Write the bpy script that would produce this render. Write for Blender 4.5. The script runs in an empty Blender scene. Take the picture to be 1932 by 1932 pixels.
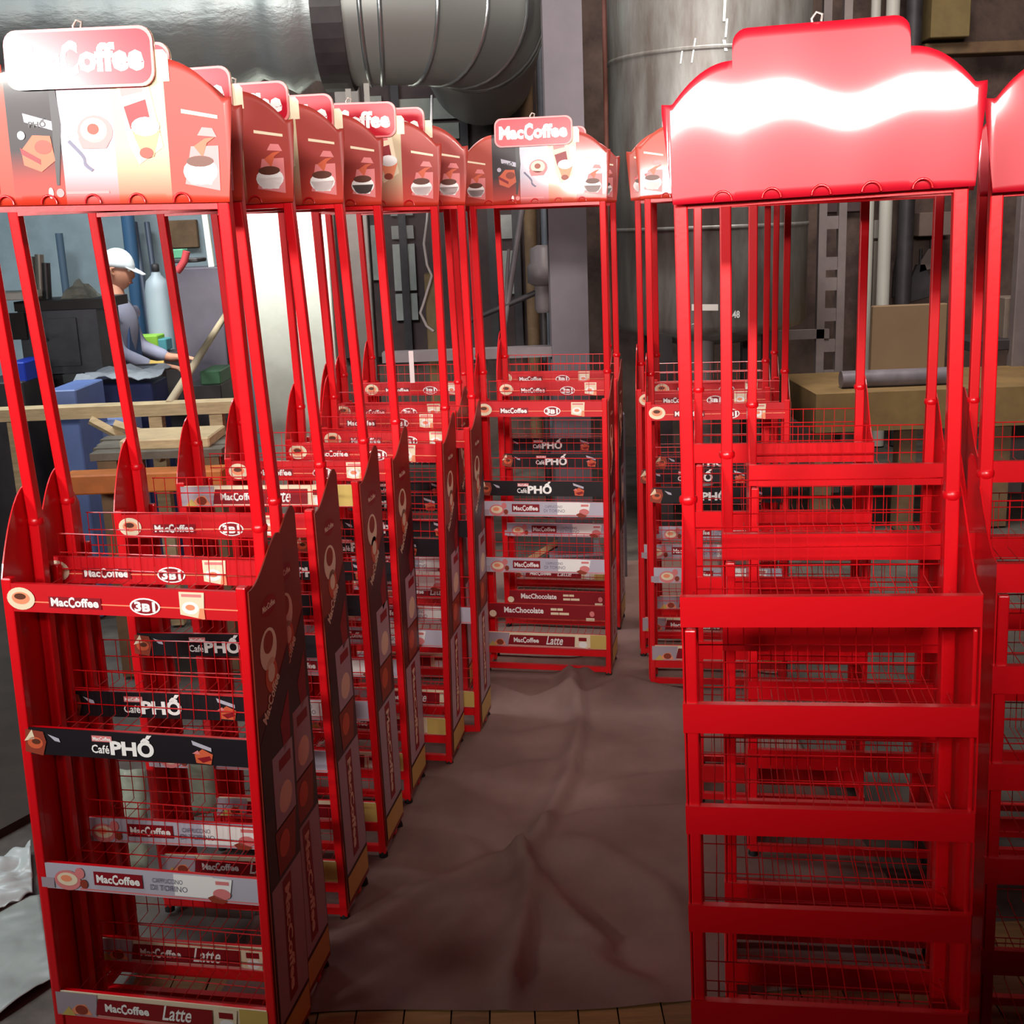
import bpy, bmesh, math, random
from math import sin, cos, pi, radians
from mathutils import Vector, Matrix, noise
random.seed(7)
C = bpy.context.scene
COL = C.collection

# ------------------------------------------------------------------ camera, world, lamps, exposure
F, PITCH, ROLL, H = 2239.3, 0.2402, 0.0386, 1.8268        # focal length in pixels of a 1932 px frame
cam_d = bpy.data.cameras.new('camera'); cam = bpy.data.objects.new('camera', cam_d); COL.objects.link(cam)
cam_d.sensor_width = 36; cam_d.lens = F / 1932 * 36; cam_d.clip_start = .05
cam.matrix_world = Matrix.Translation((0, 0, H)) @ Matrix.Rotation(pi/2 - PITCH, 4, 'X') @ Matrix.Rotation(-ROLL, 4, 'Z')
C.camera = cam
w = bpy.data.worlds.new('world'); C.world = w; w.use_nodes = True
w.node_tree.nodes['Background'].inputs[0].default_value = (.55, .56, .60, 1)
w.node_tree.nodes['Background'].inputs[1].default_value = .045
C.view_settings.view_transform = 'Standard'; C.view_settings.look = 'None'
C.view_settings.gamma = 1; C.view_settings.use_curve_mapping = False
C.view_settings.exposure = 0.0
# hanging lamps: (x, y, z, length along x, width, watts, colour, aim)
LAMPS = [(.10, -1.5, 2.98, 1.9, .30, 35, (1, .93, .88), (.5, 3.2, 2.3), 'middle one of three long lamps hung behind the camera'),
         (-1.85, -1.5, 2.62, .8, .26, 17, (1, .94, .88), (-.4, 3.2, 2.2), 'left hand one of three long lamps hung behind the camera, the lowest'),
         (-4.78, -1.5, 2.93, 1.2, .30, 27, (1, .96, .92), (-.8, 3.2, 2.25), 'leftmost of three long lamps hung behind the camera')]
FILL_LIGHTS = [(-3.3, 5.3, 5.4, 2.6, 1.4, 175, (.84, .94, 1), (-2.9, 7.4, .9), 'added cool broad fill light over the worker, out of view', 135),  # added to brighten the pale back wall and the things before it
             (1.3, 5.2, 5.8, 2.4, 1.4, 140, (1, .92, .86), (1.6, 7.6, 1.2), 'added warm broad fill light over the tank, out of view', 110),  # added to brighten the brown wall and the tank
             (-1.6, 5.6, 5.2, .8, .8, 36, (.96, 1, .95), (-1.35, 7.4, 1.3), 'added small fill light aimed at the white pillar, out of view', 40),  # added only to make the pillar bright
             (-3.0, 1.9, 4.6, .8, .8, 5.5, (.9, .96, 1), (-1.75, 2.5, 0), 'added small fill light over the floor left of the nearest rack, out of view', 34)]  # added to lift the dark floor at the lower left

# ------------------------------------------------------------------ pixel helpers (1932 px frame)
def ray(px, py):
    X, Y = px - 966, py - 966
    x = X*cos(ROLL) - Y*sin(ROLL); y = X*sin(ROLL) + Y*cos(ROLL)
    u = -y / F
    return Vector((x / F, cos(PITCH) + u*sin(PITCH), -sin(PITCH) + u*cos(PITCH)))
def at(px, py, Y):
    d = ray(px, py); return Vector((0, 0, H)) + d*(Y/d.y)
def fl(px, py, z=0):
    d = ray(px, py); t = (z - H)/d.z; return Vector((d.x*t, d.y*t, z))

# ------------------------------------------------------------------ materials
def lin(c):
    c /= 255.
    return c/12.92 if c <= .04045 else ((c + .055)/1.055)**2.4
MATS = {}
def M(name, rgb=(128, 128, 128), rough=.5, metal=0, vary=0, scale=8, bump=0, coat=0, rgb2=None, stretch=None):
    if name in MATS: return MATS[name]
    m = bpy.data.materials.new(name); m.use_nodes = True; nt = m.node_tree; b = nt.nodes['Principled BSDF']
    col = tuple(lin(v) for v in rgb) + (1,)
    b.inputs['Base Color'].default_value = col; b.inputs['Roughness'].default_value = rough
    b.inputs['Metallic'].default_value = metal; b.inputs['Coat Weight'].default_value = coat
    b.inputs['Coat Roughness'].default_value = .08
    if vary or bump or rgb2:
        tc = nt.nodes.new('ShaderNodeTexCoord'); mp = nt.nodes.new('ShaderNodeMapping')
        nt.links.new(tc.outputs['Object'], mp.inputs[0])
        if stretch: mp.inputs['Scale'].default_value = stretch
        n = nt.nodes.new('ShaderNodeTexNoise'); n.inputs['Scale'].default_value = scale; n.inputs['Detail'].default_value = 6
        n.inputs['Roughness'].default_value = .62
        nt.links.new(mp.outputs[0], n.inputs['Vector'])
        if vary or rgb2:
            r = nt.nodes.new('ShaderNodeValToRGB')
            if rgb2: c2 = tuple(lin(v) for v in rgb2) + (1,)
            else: c2 = tuple(max(0, v*(1 - vary)) for v in col[:3]) + (1,)
            r.color_ramp.elements[0].position = .35; r.color_ramp.elements[1].position = .65
            r.color_ramp.elements[0].color = c2; r.color_ramp.elements[1].color = col
            nt.links.new(n.outputs['Fac'], r.inputs[0]); nt.links.new(r.outputs[0], b.inputs['Base Color'])
        if bump:
            bp = nt.nodes.new('ShaderNodeBump'); bp.inputs['Strength'].default_value = bump; bp.inputs['Distance'].default_value = .01
            nt.links.new(n.outputs['Fac'], bp.inputs['Height']); nt.links.new(bp.outputs[0], b.inputs['Normal'])
    MATS[name] = m; return m

RED = M('red_paint', (222, 8, 22), .34, coat=.35, bump=.03, scale=40)
REDP = M('red_print', (205, 8, 24), .42)
REDGLOSS = M('red_sheet_gloss', (190, 8, 34), .5, coat=.7, bump=.012, scale=3)
WIRE = M('red_wire', (205, 14, 22), .3, coat=.4)
RUB = M('black_rubber', (18, 16, 16), .7)
CREAM = M('print_cream', (240, 222, 190), .45)
WHITE = M('print_white', (250, 248, 245), .45)
LINEC = M('print_peach', (250, 150, 110), .45)
BLACK = M('print_black', (26, 20, 26), .4)
SILVER = M('print_silver', (190, 186, 200), .4)
GREYT = M('print_grey_text', (110, 108, 130), .5)
BROWN = M('print_brown', (150, 60, 40), .45)
DKRED = M('print_dark_red', (140, 10, 26), .45)
GOLD = M('print_gold', (206, 176, 96), .45)
COFFEE = M('print_coffee', (96, 48, 30), .45)
PINK = M('print_pink', (226, 130, 130), .45)
PEACH = M('print_orange', (214, 96, 60), .45)
SIDEB = M('print_side_brown', (132, 44, 30), .38)
SIDED = M('print_side_dark', (62, 18, 20), .38)
LILAC = M('print_lilac', (176, 160, 170), .35)
CHROME = M('chrome', (200, 196, 190), .15, 1)

# printed sheet of the header: five vertical panels that fade to orange red at the foot
def header_print(name, stops, foot):
    m = bpy.data.materials.new(name); m.use_nodes = True; nt = m.node_tree; b = nt.nodes['Principled BSDF']
    tc = nt.nodes.new('ShaderNodeTexCoord'); sp = nt.nodes.new('ShaderNodeSeparateXYZ'); nt.links.new(tc.outputs['Object'], sp.inputs[0])
    mr = nt.nodes.new('ShaderNodeMapRange'); mr.inputs[1].default_value = -.272; mr.inputs[2].default_value = .272
    nt.links.new(sp.outputs['X'], mr.inputs[0])
    r = nt.nodes.new('ShaderNodeValToRGB'); r.color_ramp.interpolation = 'CONSTANT'
    e = r.color_ramp.elements
    while len(e) < len(stops): e.new(.5)
    for el, (p, c) in zip(e, stops): el.position = p; el.color = tuple(lin(v) for v in c) + (1,)
    nt.links.new(mr.outputs[0], r.inputs[0])
    mz = nt.nodes.new('ShaderNodeMapRange'); mz.inputs[1].default_value = 1.885; mz.inputs[2].default_value = 1.985
    mz.inputs[3].default_value = .95; mz.inputs[4].default_value = 0
    nt.links.new(sp.outputs['Z'], mz.inputs[0])
    mx = nt.nodes.new('ShaderNodeMix'); mx.data_type = 'RGBA'; mx.inputs['B'].default_value = tuple(lin(v) for v in foot) + (1,)
    nt.links.new(mz.outputs[0], mx.inputs['Factor']); nt.links.new(r.outputs[0], mx.inputs['A']); nt.links.new(mx.outputs['Result'], b.inputs['Base Color'])
    b.inputs['Roughness'].default_value = .5; b.inputs['Coat Weight'].default_value = .4; b.inputs['Coat Roughness'].default_value = .07
    return m
HPRINT = header_print('print_header_panels', [(0, (176, 66, 48)), (.2, (38, 30, 34)), (.395, (206, 200, 212)), (.595, (206, 186, 150)), (.79, (160, 50, 40))], (206, 52, 30))

# ------------------------------------------------------------------ mesh builder
class MB:
    def __init__(s): s.v = []; s.f = []; s.m = []; s.mats = []; s.smooth = []
    def mi(s, m):
        if m not in s.mats: s.mats.append(m)
        return s.mats.index(m)
    def add(s, vs, fs, m, sm=False):
        o = len(s.v); s.v += [tuple(v) for v in vs]; k = s.mi(m)
        for f in fs: s.f.append([i + o for i in f]); s.m.append(k); s.smooth.append(sm)
        return s
    def box(s, x0, x1, y0, y1, z0, z1, m):
        vs = [(x, y, z) for x in (x0, x1) for y in (y0, y1) for z in (z0, z1)]
        return s.add(vs, [(0, 1, 3, 2), (4, 6, 7, 5), (0, 4, 5, 1), (2, 3, 7, 6), (0, 2, 6, 4), (1, 5, 7, 3)], m)
    def bar(s, p, q, r, m, n=4, r2=None, cap=True, sm=None):
        p = Vector(p); q = Vector(q); d = (q - p).normalized(); r2 = r if r2 is None else r2
        a = d.orthogonal().normalized() if abs(d.z) < .9 else Vector((1, 0, 0)); a = (a - d*a.dot(d)).normalized(); b = d.cross(a)
        off = pi/4 if n == 4 else 0
        vs = [p + (a*cos(off + 2*pi*i/n) + b*sin(off + 2*pi*i/n))*r for i in range(n)] + [q + (a*cos(off + 2*pi*i/n) + b*sin(off + 2*pi*i/n))*r2 for i in range(n)]
        fs = [(i, (i+1) % n, n + (i+1) % n, n + i) for i in range(n)]
        s.add(vs, fs, m, n > 5 if sm is None else sm)
        if cap: s.add(vs[:n], [list(range(n))[::-1]], m); s.add(vs[n:], [list(range(n))], m)
        return s
    def tube(s, pts, r, m, n=8, rs=None):
        P = [Vector(p) for p in pts]; vs = []; a = None
        for i, p in enumerate(P):
            d = (P[min(i+1, len(P)-1)] - P[max(i-1, 0)]).normalized()
            if a is None: a = d.orthogonal().normalized()
            a = (a - d*a.dot(d)).normalized(); b = d.cross(a); rr = rs[i] if rs else r
            vs += [p + (a*cos(2*pi*k/n) + b*sin(2*pi*k/n))*rr for k in range(n)]
        fs = [(i*n + k, i*n + (k+1) % n, (i+1)*n + (k+1) % n, (i+1)*n + k) for i in range(len(P)-1) for k in range(n)]
        s.add(vs, fs, m, True); s.add(vs[:n], [list(range(n))[::-1]], m); s.add(vs[-n:], [list(range(n))], m)
        return s
    def lathe(s, prof, m, c=(0, 0, 0), n=20, sm=True):
        vs = [(c[0] + r*cos(2*pi*k/n), c[1] + r*sin(2*pi*k/n), c[2] + z) for r, z in prof for k in range(n)]
        fs = [(i*n + k, i*n + (k+1) % n, (i+1)*n + (k+1) % n, (i+1)*n + k) for i in range(len(prof)-1) for k in range(n)]
        s.add(vs, fs, m, sm); s.add(vs[:n], [list(range(n))[::-1]], m); s.add(vs[-n:], [list(range(n))], m); return s
    def prism(s, out, fn, d, m):     # closed outline of 2-D points, fn(a, b, t) gives 3-D, t runs 0..d
        n = len(out); vs = [fn(a, b, 0) for a, b in out] + [fn(a, b, d) for a, b in out]
        s.add(vs, [list(range(n)), list(range(n, 2*n))[::-1]] + [(i, n + i, n + (i+1) % n, (i+1) % n) for i in range(n)], m); return s
    def flat(s, out, fn, m): return s.add([fn(a, b) for a, b in out], [list(range(len(out)))], m)
    def rect(s, a0, a1, b0, b1, fn, m): return s.flat([(a0, b0), (a1, b0), (a1, b1), (a0, b1)], fn, m)
    def ell(s, a, b, ra, rb, fn, m, n=20): return s.flat([(a + ra*cos(2*pi*i/n), b + rb*sin(2*pi*i/n)) for i in range(n)], fn, m)
    def text(s, t, a0, a1, b0, b1, fn, m, bold=.02, shear=0):
        vs, fs = glyphs(t, bold, shear)
        return s.add([fn(a0 + x*(a1 - a0), b0 + y*(b1 - b0)) for x, y in vs], fs, m)
    def mesh(s, name):
        me = bpy.data.meshes.new(name); me.from_pydata(s.v, [], s.f); me.validate(clean_customdata=False)
        for m in s.mats: me.materials.append(m)
        if len(me.polygons) == len(s.f):
            me.polygons.foreach_set('material_index', s.m); me.polygons.foreach_set('use_smooth', s.smooth)
        me.update(); return me
    def build(s, name, parent=None, loc=None, fix=False):
        me = s.mesh(name)
        if fix:
            bm = bmesh.new(); bm.from_mesh(me); bmesh.ops.recalc_face_normals(bm, faces=bm.faces); bm.to_mesh(me); bm.free()
        o = bpy.data.objects.new(name, me); COL.objects.link(o)
        if parent: o.parent = parent
        if loc is not None: o.location = loc
        return o
GL = {}
def glyphs(t, bold, shear):
    k = (t, bold, shear)
    if k not in GL:
        cu = bpy.data.curves.new('lettering', 'FONT'); cu.body = t; cu.size = 1; cu.offset = bold; cu.shear = shear; cu.resolution_u = 2
        ob = bpy.data.objects.new('lettering', cu); me = bpy.data.meshes.new_from_object(ob)
        xs = [v.co.x for v in me.vertices]; ys = [v.co.y for v in me.vertices]
        x0, x1, y0, y1 = min(xs), max(xs), min(ys), max(ys)
        GL[k] = ([((v.co.x - x0)/(x1 - x0), (v.co.y - y0)/(y1 - y0)) for v in me.vertices], [list(p.vertices) for p in me.polygons])
        bpy.data.objects.remove(ob); bpy.data.curves.remove(cu); bpy.data.meshes.remove(me)
    return GL[k]

def tag(o, label, cat, group=None, kind=None):
    o['label'] = label; o['category'] = cat
    if group: o['group'] = group
    if kind: o['kind'] = kind
    return o
def struct(o): o['kind'] = 'structure'; return o
def empty(name, loc=(0, 0, 0), rz=0):
    o = bpy.data.objects.new(name, None); COL.objects.link(o); o.location = loc; o.rotation_euler = (0, 0, rz); o.empty_display_size = .1; return o
def part(name, me, parent, **kw):
    o = bpy.data.objects.new(name, me); COL.objects.link(o); o.parent = parent
    for k, v in kw.items(): o[k] = v
    return o
def copy_tree(o, parent=None):
    c = o.copy(); COL.objects.link(c); c.parent = parent
    for ch in list(o.children): copy_tree(ch, c)
    return c

# ------------------------------------------------------------------ lamps above and behind the camera, added fill lights over the hall
LH = M('lamp_housing', (150, 150, 150), .5)
def lamp(name, x, y, z, lx, ly, watts, colr, aim, label, spread=180):
    t = empty(name, (x, y, z)); tag(t, label, 'lamp')
    d = (Vector(aim) - Vector((x, y, z))).normalized()
    q = d.to_track_quat('-Z', 'Y'); t.rotation_mode = 'QUATERNION'; t.rotation_quaternion = q
    MB().box(-lx/2 - .03, lx/2 + .03, -ly/2 - .03, ly/2 + .03, .02, .10, LH).build('lamp_housing', t)
    for sx in (-1, 1): MB().bar((sx*lx*.4, 0, .1), (sx*lx*.4, 0, .5), .006, LH).build('hanger_rod', t)
    l = bpy.data.lights.new('lamp_tube', 'AREA'); l.shape = 'RECTANGLE'; l.size = lx; l.size_y = ly; l.energy = watts; l.color = colr; l.spread = radians(spread)
    lo = bpy.data.objects.new('lamp_tube', l); COL.objects.link(lo); lo.parent = t
for i, a in enumerate(LAMPS): lamp('hanging_lamp', *a, spread=54)
for a in FILL_LIGHTS: lamp('fill_light', *a[:-1], spread=a[-1])  # added fills reuse the hanging lamp housing and rods

# ------------------------------------------------------------------ setting
CONC = M('concrete_floor', (92, 84, 76), .8, rgb2=(60, 53, 48), scale=5, bump=.15)
o = MB().box(-7.5, 6.5, -3, 10.5, -.1, -.012, CONC).build('floor'); struct(o)
WL = M('wall_blue_grey', (150, 166, 172), .7, vary=.25, scale=3, bump=.1)
WB = M('wall_brown', (104, 84, 74), .85, rgb2=(66, 50, 46), scale=4, bump=.2)
xs = at(470, 500, 9.6).x
o = MB().box(-7.5, xs, 9.6, 9.8, -.1, 6.2, WL).build('wall_back_left'); struct(o)
o = MB().box(xs, 6.5, 9.6, 9.8, -.1, 6.2, WB).build('wall_back'); struct(o)
o = MB().box(-7.7, -7.5, -3, 9.8, -.1, 6.2, WL).build('wall_left'); struct(o)
o = MB().box(6.5, 6.7, -3, 9.8, -.1, 6.2, WB).build('wall_right'); struct(o)

# plank floor strip at the near edge
PL = [M('plank_ochre_%s' % n, c, .7, vary=.35, scale=6, stretch=(1, 8, 1), bump=.1) for n, c in (('a', (150, 112, 62)), ('b', (132, 98, 58)), ('c', (160, 122, 74)))]
pf = empty('plank_floor', (0, 2.2, 0)); struct(pf); pf.name = 'trim_1'
x = -1.0
while x < 1.3:
    wd = random.uniform(.09, .13)
    MB().box(x, x + wd - .004, -.25, .55, -.012, random.uniform(-.002, .001), random.choice(PL)).build('plank', pf); x += wd

# ------------------------------------------------------------------ dust sheet on the floor, wrinkled
CL = M('cloth_grey_brown', (128, 100, 92), .92, rgb2=(106, 80, 72), scale=2.2, bump=.25)
RIDGES = [([(1075, 1280), (1100, 1370), (1078, 1470), (1025, 1585), (985, 1640), (1003, 1690), (982, 1790), (962, 1895)], .022, .030),
          ([(985, 1640), (900, 1662), (800, 1700), (740, 1742), (650, 1800)], .020, .045),
          ([(990, 1640), (1060, 1720), (1140, 1790)], .020, .035), ([(1090, 1800), (1160, 1850), (1240, 1885)], .016, .05),
          ([(1030, 1570), (1110, 1545), (1190, 1540), (1290, 1535)], .014, .03), ([(1100, 1330), (1180, 1290), (1300, 1320)], .018, .05),
          ([(1130, 1490), (1200, 1475), (1300, 1470)], .010, .04), ([(880, 1380), (960, 1400), (1060, 1380)], .012, .05),
          ([(800, 1580), (880, 1600), (930, 1640)], .012, .05), ([(920, 1300), (1000, 1330), (1070, 1320)], .014, .04),
          ([(1150, 1225), (1080, 1310), (1060, 1330)], .02, .05), ([(900, 1470), (980, 1450), (1060, 1440)], .008, .04),
          ([(1000, 1680), (900, 1710), (860, 1760)], .010, .04), ([(820, 1480), (940, 1540)], .008, .05), ([(1110, 1600), (1250, 1680), (1290, 1760)], .01, .06)]
RS = [([fl(*p).xy for p in pts], h, wd) for pts, h, wd in RIDGES]
def cloth_h(x, y):
    p = Vector((x, y)); z = .004
    for pts, h, wd in RS:
        best = 9
        for a, b in zip(pts, pts[1:]):
            ab = b - a; t = max(0, min(1, (p - a).dot(ab)/ab.length_squared)); d = (p - a - ab*t).length
            if d < best: best = d; s = ab.cross(p - a) if hasattr(ab, 'cross') else 0
        if best < wd*3:
            q = best/wd*(1.5 if s > 0 else .75); z += 1.7*h*math.exp(-q*q)
    n = noise.noise(Vector((x*3.1, y*2.3, .3)))*.010 + noise.noise(Vector((x*8 + y*3, y*5, 1.7)))*.004
    return max(.001, z + n + .004)
vs = []; fs = []; NX, NY = 90, 190
near = fl(950, 1900).y
for j in range(NY + 1):
    for i in range(NX + 1):
        u, v = i/NX, j/NY
        y = near + v*(6.2 - near) + (.02*sin(u*9) + .03*u - .02 if j == 0 else 0)
        x = -.78 + u*1.75 + .1*v + (.03*sin(v*14) if i in (0, NX) else 0)
        edge = min(u, 1-u)*30; edge = min(1, edge, v*60 + .15)
        vs.append((x, y, cloth_h(x, y)*edge + .0015))
fs = [(j*(NX+1) + i, j*(NX+1) + i + 1, (j+1)*(NX+1) + i + 1, (j+1)*(NX+1) + i) for j in range(NY) for i in range(NX)]
o = MB().add(vs, fs, CL, True).build('dust_sheet'); tag(o, 'wrinkled grey brown dust sheet spread over the aisle floor', 'sheet')

# ------------------------------------------------------------------ display racks
W = .5; PH = .0606
PX = (-.249, .257)          # post centres
def plate_fn(z1, y=-.0035): return lambda a, b: (-.25 + a*W, y, z1 - (1 - b)*PH)
def logo(mb, a0, a1, b0, b1, fn, m, bold=.035):      # the coffee lettering with its tall second capital
    L = a1 - a0
    mb.text('Mac', a0, a0 + L*.36, b0, b1, fn, m, bold)
    mb.text('C', a0 + L*.365, a0 + L*.50, b0 - (b1-b0)*.12, b1 + (b1-b0)*.16, fn, m, bold)
    mb.text('offee', a0 + L*.50, a1, b0, b1 + (b1-b0)*.04, fn, m, bold)
def plate_base(mb, z1, m): mb.box(-.25, .25, -.0015, .0015, z1 - PH, z1, m); mb.box(-.25, .25, .0, .012, z1 - .004, z1 - .001, RED)
def up(fn, k):               # lift decals in layers
    return lambda a, b: (lambda p: (p[0], p[1] - .0004*k, p[2]))(fn(a, b))
def plate_3in1(z1):
    mb = MB(); plate_base(mb, z1, REDP); f = plate_fn(z1); f1 = up(f, 1); f2 = up(f, 2); f3 = up(f, 3)
    mb.rect(.1, 1, .36, .40, f, LINEC)
    mb.ell(.062, .48, .062, .40, f1, CREAM); mb.ell(.062, .50, .040, .22, f2, LINEC); mb.ell(.06, .56, .026, .11, f3, COFFEE)
    mb.rect(.185, .415, .20, .60, f1, DKRED); logo(mb, .195, .405, .26, .56, f2, WHITE)
    mb.ell(.605, .38, .066, .30, f1, WHITE); mb.ell(.605, .38, .058, .25, f2, DKRED); mb.text('3в1', .56, .65, .20, .56, f3, WHITE, .05)
    mb.flat([(.755, .16), (.855, .02), (.862, .95), (.755, .95)], f1, CREAM); mb.ell(.80, .40, .036, .22, f2, WHITE)
    mb.rect(.765, .85, .78, .88, f2, PINK); mb.ell(.80, .42, .02, .10, f3, LINEC); mb.flat([(.83, .05), (.86, .03), (.858, .4), (.84, .4)], f2, LINEC)
    return mb.mesh('price_strip')
def plate_pho(z1):
    mb = MB(); plate_base(mb, z1, BLACK); f = plate_fn(z1); f1 = up(f, 1); f2 = up(f, 2); f3 = up(f, 3)
    mb.flat([(0, .1), (.08, -.02), (.10, .5), (.09, .88), (.01, .95)], f1, BROWN); mb.ell(.05, .45, .035, .22, f2, PEACH); mb.flat([(.0, .5), (.04, .95), (.05, .6)], f2, CREAM); mb.ell(.055, .5, .02, .1, f3, COFFEE)
    mb.flat([(.11, .80), (.16, .66), (.165, .52), (.14, .56)], f1, SILVER)
    mb.text('Café', .305, .385, .20, .52, f1, WHITE, .02); mb.rect(.31, .40, .64, .86, f1, PINK); mb.text('MacCoffee', .315, .395, .68, .82, f2, WHITE, .03)
    mb.text('PHỐ', .39, .585, .16, .98, f1, WHITE, .045)
    mb.flat([(.755, .90), (.84, .66), (.84, .52), (.76, .74)], f1, SILVER); mb.flat([(.765, .38), (.80, .60), (.845, .42), (.835, .05), (.77, .08)], f1, PEACH)
    mb.flat([(.775, .25), (.83, .36), (.84, .22), (.80, .1)], f2, DKRED); mb.flat([(.755, .42), (.78, .55), (.79, .40)], f2, PINK)
    return mb.mesh('price_strip')
def plate_white(z1):
    mb = MB(); plate_base(mb, z1, SILVER); f = plate_fn(z1); f1 = up(f, 1); f2 = up(f, 2); f3 = up(f, 3)
    mb.rect(.18, 1, .06, .12, f1, PINK); mb.rect(.0, .06, .05, .45, f1, LILAC); mb.rect(.62, .80, .15, 1, f1, WHITE)
    mb.ell(.125, .40, .062, .40, f1, PINK); mb.ell(.125, .45, .048, .26, f2, CREAM); mb.ell(.12, .48, .026, .13, f3, LINEC); mb.ell(.185, .72, .022, .22, f2, PINK); mb.ell(.20, .30, .018, .18, f2, BROWN)
    mb.rect(.25, .475, .30, .84, f1, DKRED); logo(mb, .262, .463, .40, .72, f2, WHITE)
    mb.text('CAPPUCCINO', .52, .66, .60, .78, f2, GREYT, .0); mb.text('DI TORINO', .51, .68, .30, .52, f2, GREYT, .0)
    mb.flat([(.79, .30), (.87, .22), (.885, .95), (.80, .98)], f2, WHITE); mb.rect(.81, .87, .72, .86, f3, PINK); mb.ell(.835, .35, .04, .22, f3, PINK); mb.flat([(.77, .18), (.80, .30), (.86, .10), (.84, -.02), (.79, 0)], f3, BROWN)
    return mb.mesh('price_strip')
def plate_latte(z1):
    mb = MB(); plate_base(mb, z1, CREAM); f = plate_fn(z1); f1 = up(f, 1); f2 = up(f, 2); f3 = up(f, 3)
    mb.rect(.0, 1, .0, .10, f, PINK); mb.flat([(.0, .05), (.19, .05), (.2, .98), (0, .98)], f1, LILAC); mb.flat([(.05, .1), (.10, .5), (.14, .55), (.17, .1)], f2, LINEC); mb.ell(.12, .3, .03, .2, f3, BROWN); mb.flat([(.02, .02), (.06, .4), (.09, .03)], f3, GOLD)
    mb.flat([(.185, .14), (.74, .12), (.745, .84), (.205, .84)], f1, DKRED); logo(mb, .235, .445, .32, .66, f2, WHITE)
    mb.text('Latte', .505, .645, .22, .84, f2, WHITE, .015, .35)
    mb.flat([(.755, .1), (.85, .03), (.86, .92), (.765, .96)], f2, CREAM); mb.rect(.775, .84, .55, .8, f3, DKRED); mb.ell(.81, .3, .034, .22, f3, WHITE)
    mb.rect(.87, 1, .02, 1, f1, GOLD)
    return mb.mesh('price_strip')
def plate_choc(z1):
    mb = MB(); plate_base(mb, z1, DKRED); f = plate_fn(z1); f1 = up(f, 1); f2 = up(f, 2)
    mb.ell(.035, .3, .03, .24, f1, CREAM); mb.text('MacChocolate', .13, .46, .38, .80, f1, WHITE, .03)
    [mb.rect(a, a + wd, b, b + .17, f1, CREAM) for a, wd, b in ((.52, .05, .62), (.575, .045, .62), (.52, .065, .32), (.59, .08, .32))]
    mb.rect(.81, .88, -.05, .16, f1, CREAM); mb.ell(.86, .45, .02, .2, f2, PINK); mb.rect(0, 1, .0, .05, f1, BROWN)
    return mb.mesh('price_strip')
def plate_plain(z1, h):
    mb = MB(); mb.box(-.257, .257, -.0015, .0015, z1 - h, z1, RED); mb.box(-.257, .257, 0, .014, z1 - .003, z1, RED); return mb.mesh('front_plate')

def grid_mesh(x0, x1, lines_fn, verts_n, extra, name):
    mb = MB()
    for i in range(verts_n):
        x = x0 + (x1 - x0)*i/(verts_n - 1)
        P = lines_fn(x)
        for a, b in zip(P, P[1:]): mb.bar(a, b, .0011, WIRE, 4, cap=False)
    for y, z in extra: mb.bar((x0 - .004, y, z), (x1 + .004, y, z), .0016, WIRE, 4, cap=False)
    return mb.mesh(name)
def shelf_mesh(z1, D):      # one bent wire basket: floor, back fence
    zf = z1 - .045; zb = z1 + .055
    return grid_mesh(-.236, .236, lambda x: [(x, .008, z1 - .018), (x, .010, zf), (x, D - .012, zf), (x, D - .010, zb)], 16,
                     [(.008, zf), (D*.35, zf - .003), (D*.7, zf - .003), (D - .008, zf + .02), (D - .008, zf + .058), (D - .008, zb)], 'wire_shelf')
def post_mesh(x, y, z0, z1, w):
    mb = MB(); mb.box(x - w/2, x + w/2, y - w/2, y + w/2, z0, z1, RED)
    me = mb.mesh('post'); bm = bmesh.new(); bm.from_mesh(me); bmesh.ops.bevel(bm, geom=bm.edges[:], offset=.003, segments=2, profile=.5, affect='EDGES'); bm.to_mesh(me); bm.free()
    return me
def foot_mesh(x, y): return MB().lathe([(.014, 0), (.014, .012), (.010, .022)], RUB, (x, y, 0), 8).mesh('rubber_foot')
def side_outline(D, peak, front):
    out = [(0.0, .035), (D, .035), (D, peak - .05)]
    n = 14
    for i in range(n + 1):   # rounded peak at the rear, then a lazy S down to the front post
        t = i/n; y = D*(1 - t)
        z = front + (peak - front)*(.5 + .5*cos(pi*min(1, max(0, t - .04)/.92)))
        z -= .02*math.exp(-(t/.06)**2)
        out.append((y, z))
    return out
def leaf_outline(D, peak, front):      # left panels: bulge up to an apex beside the upright
    out = [(0.0, .035), (D, .035), (D, peak - .10), (.135, peak - .012), (.125, peak)]
    for i in range(1, 13):
        t = 1 - i/12; out.append((.125*t, front + (peak - front)*math.sin(pi/2*t)**.85))
    return out
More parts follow.
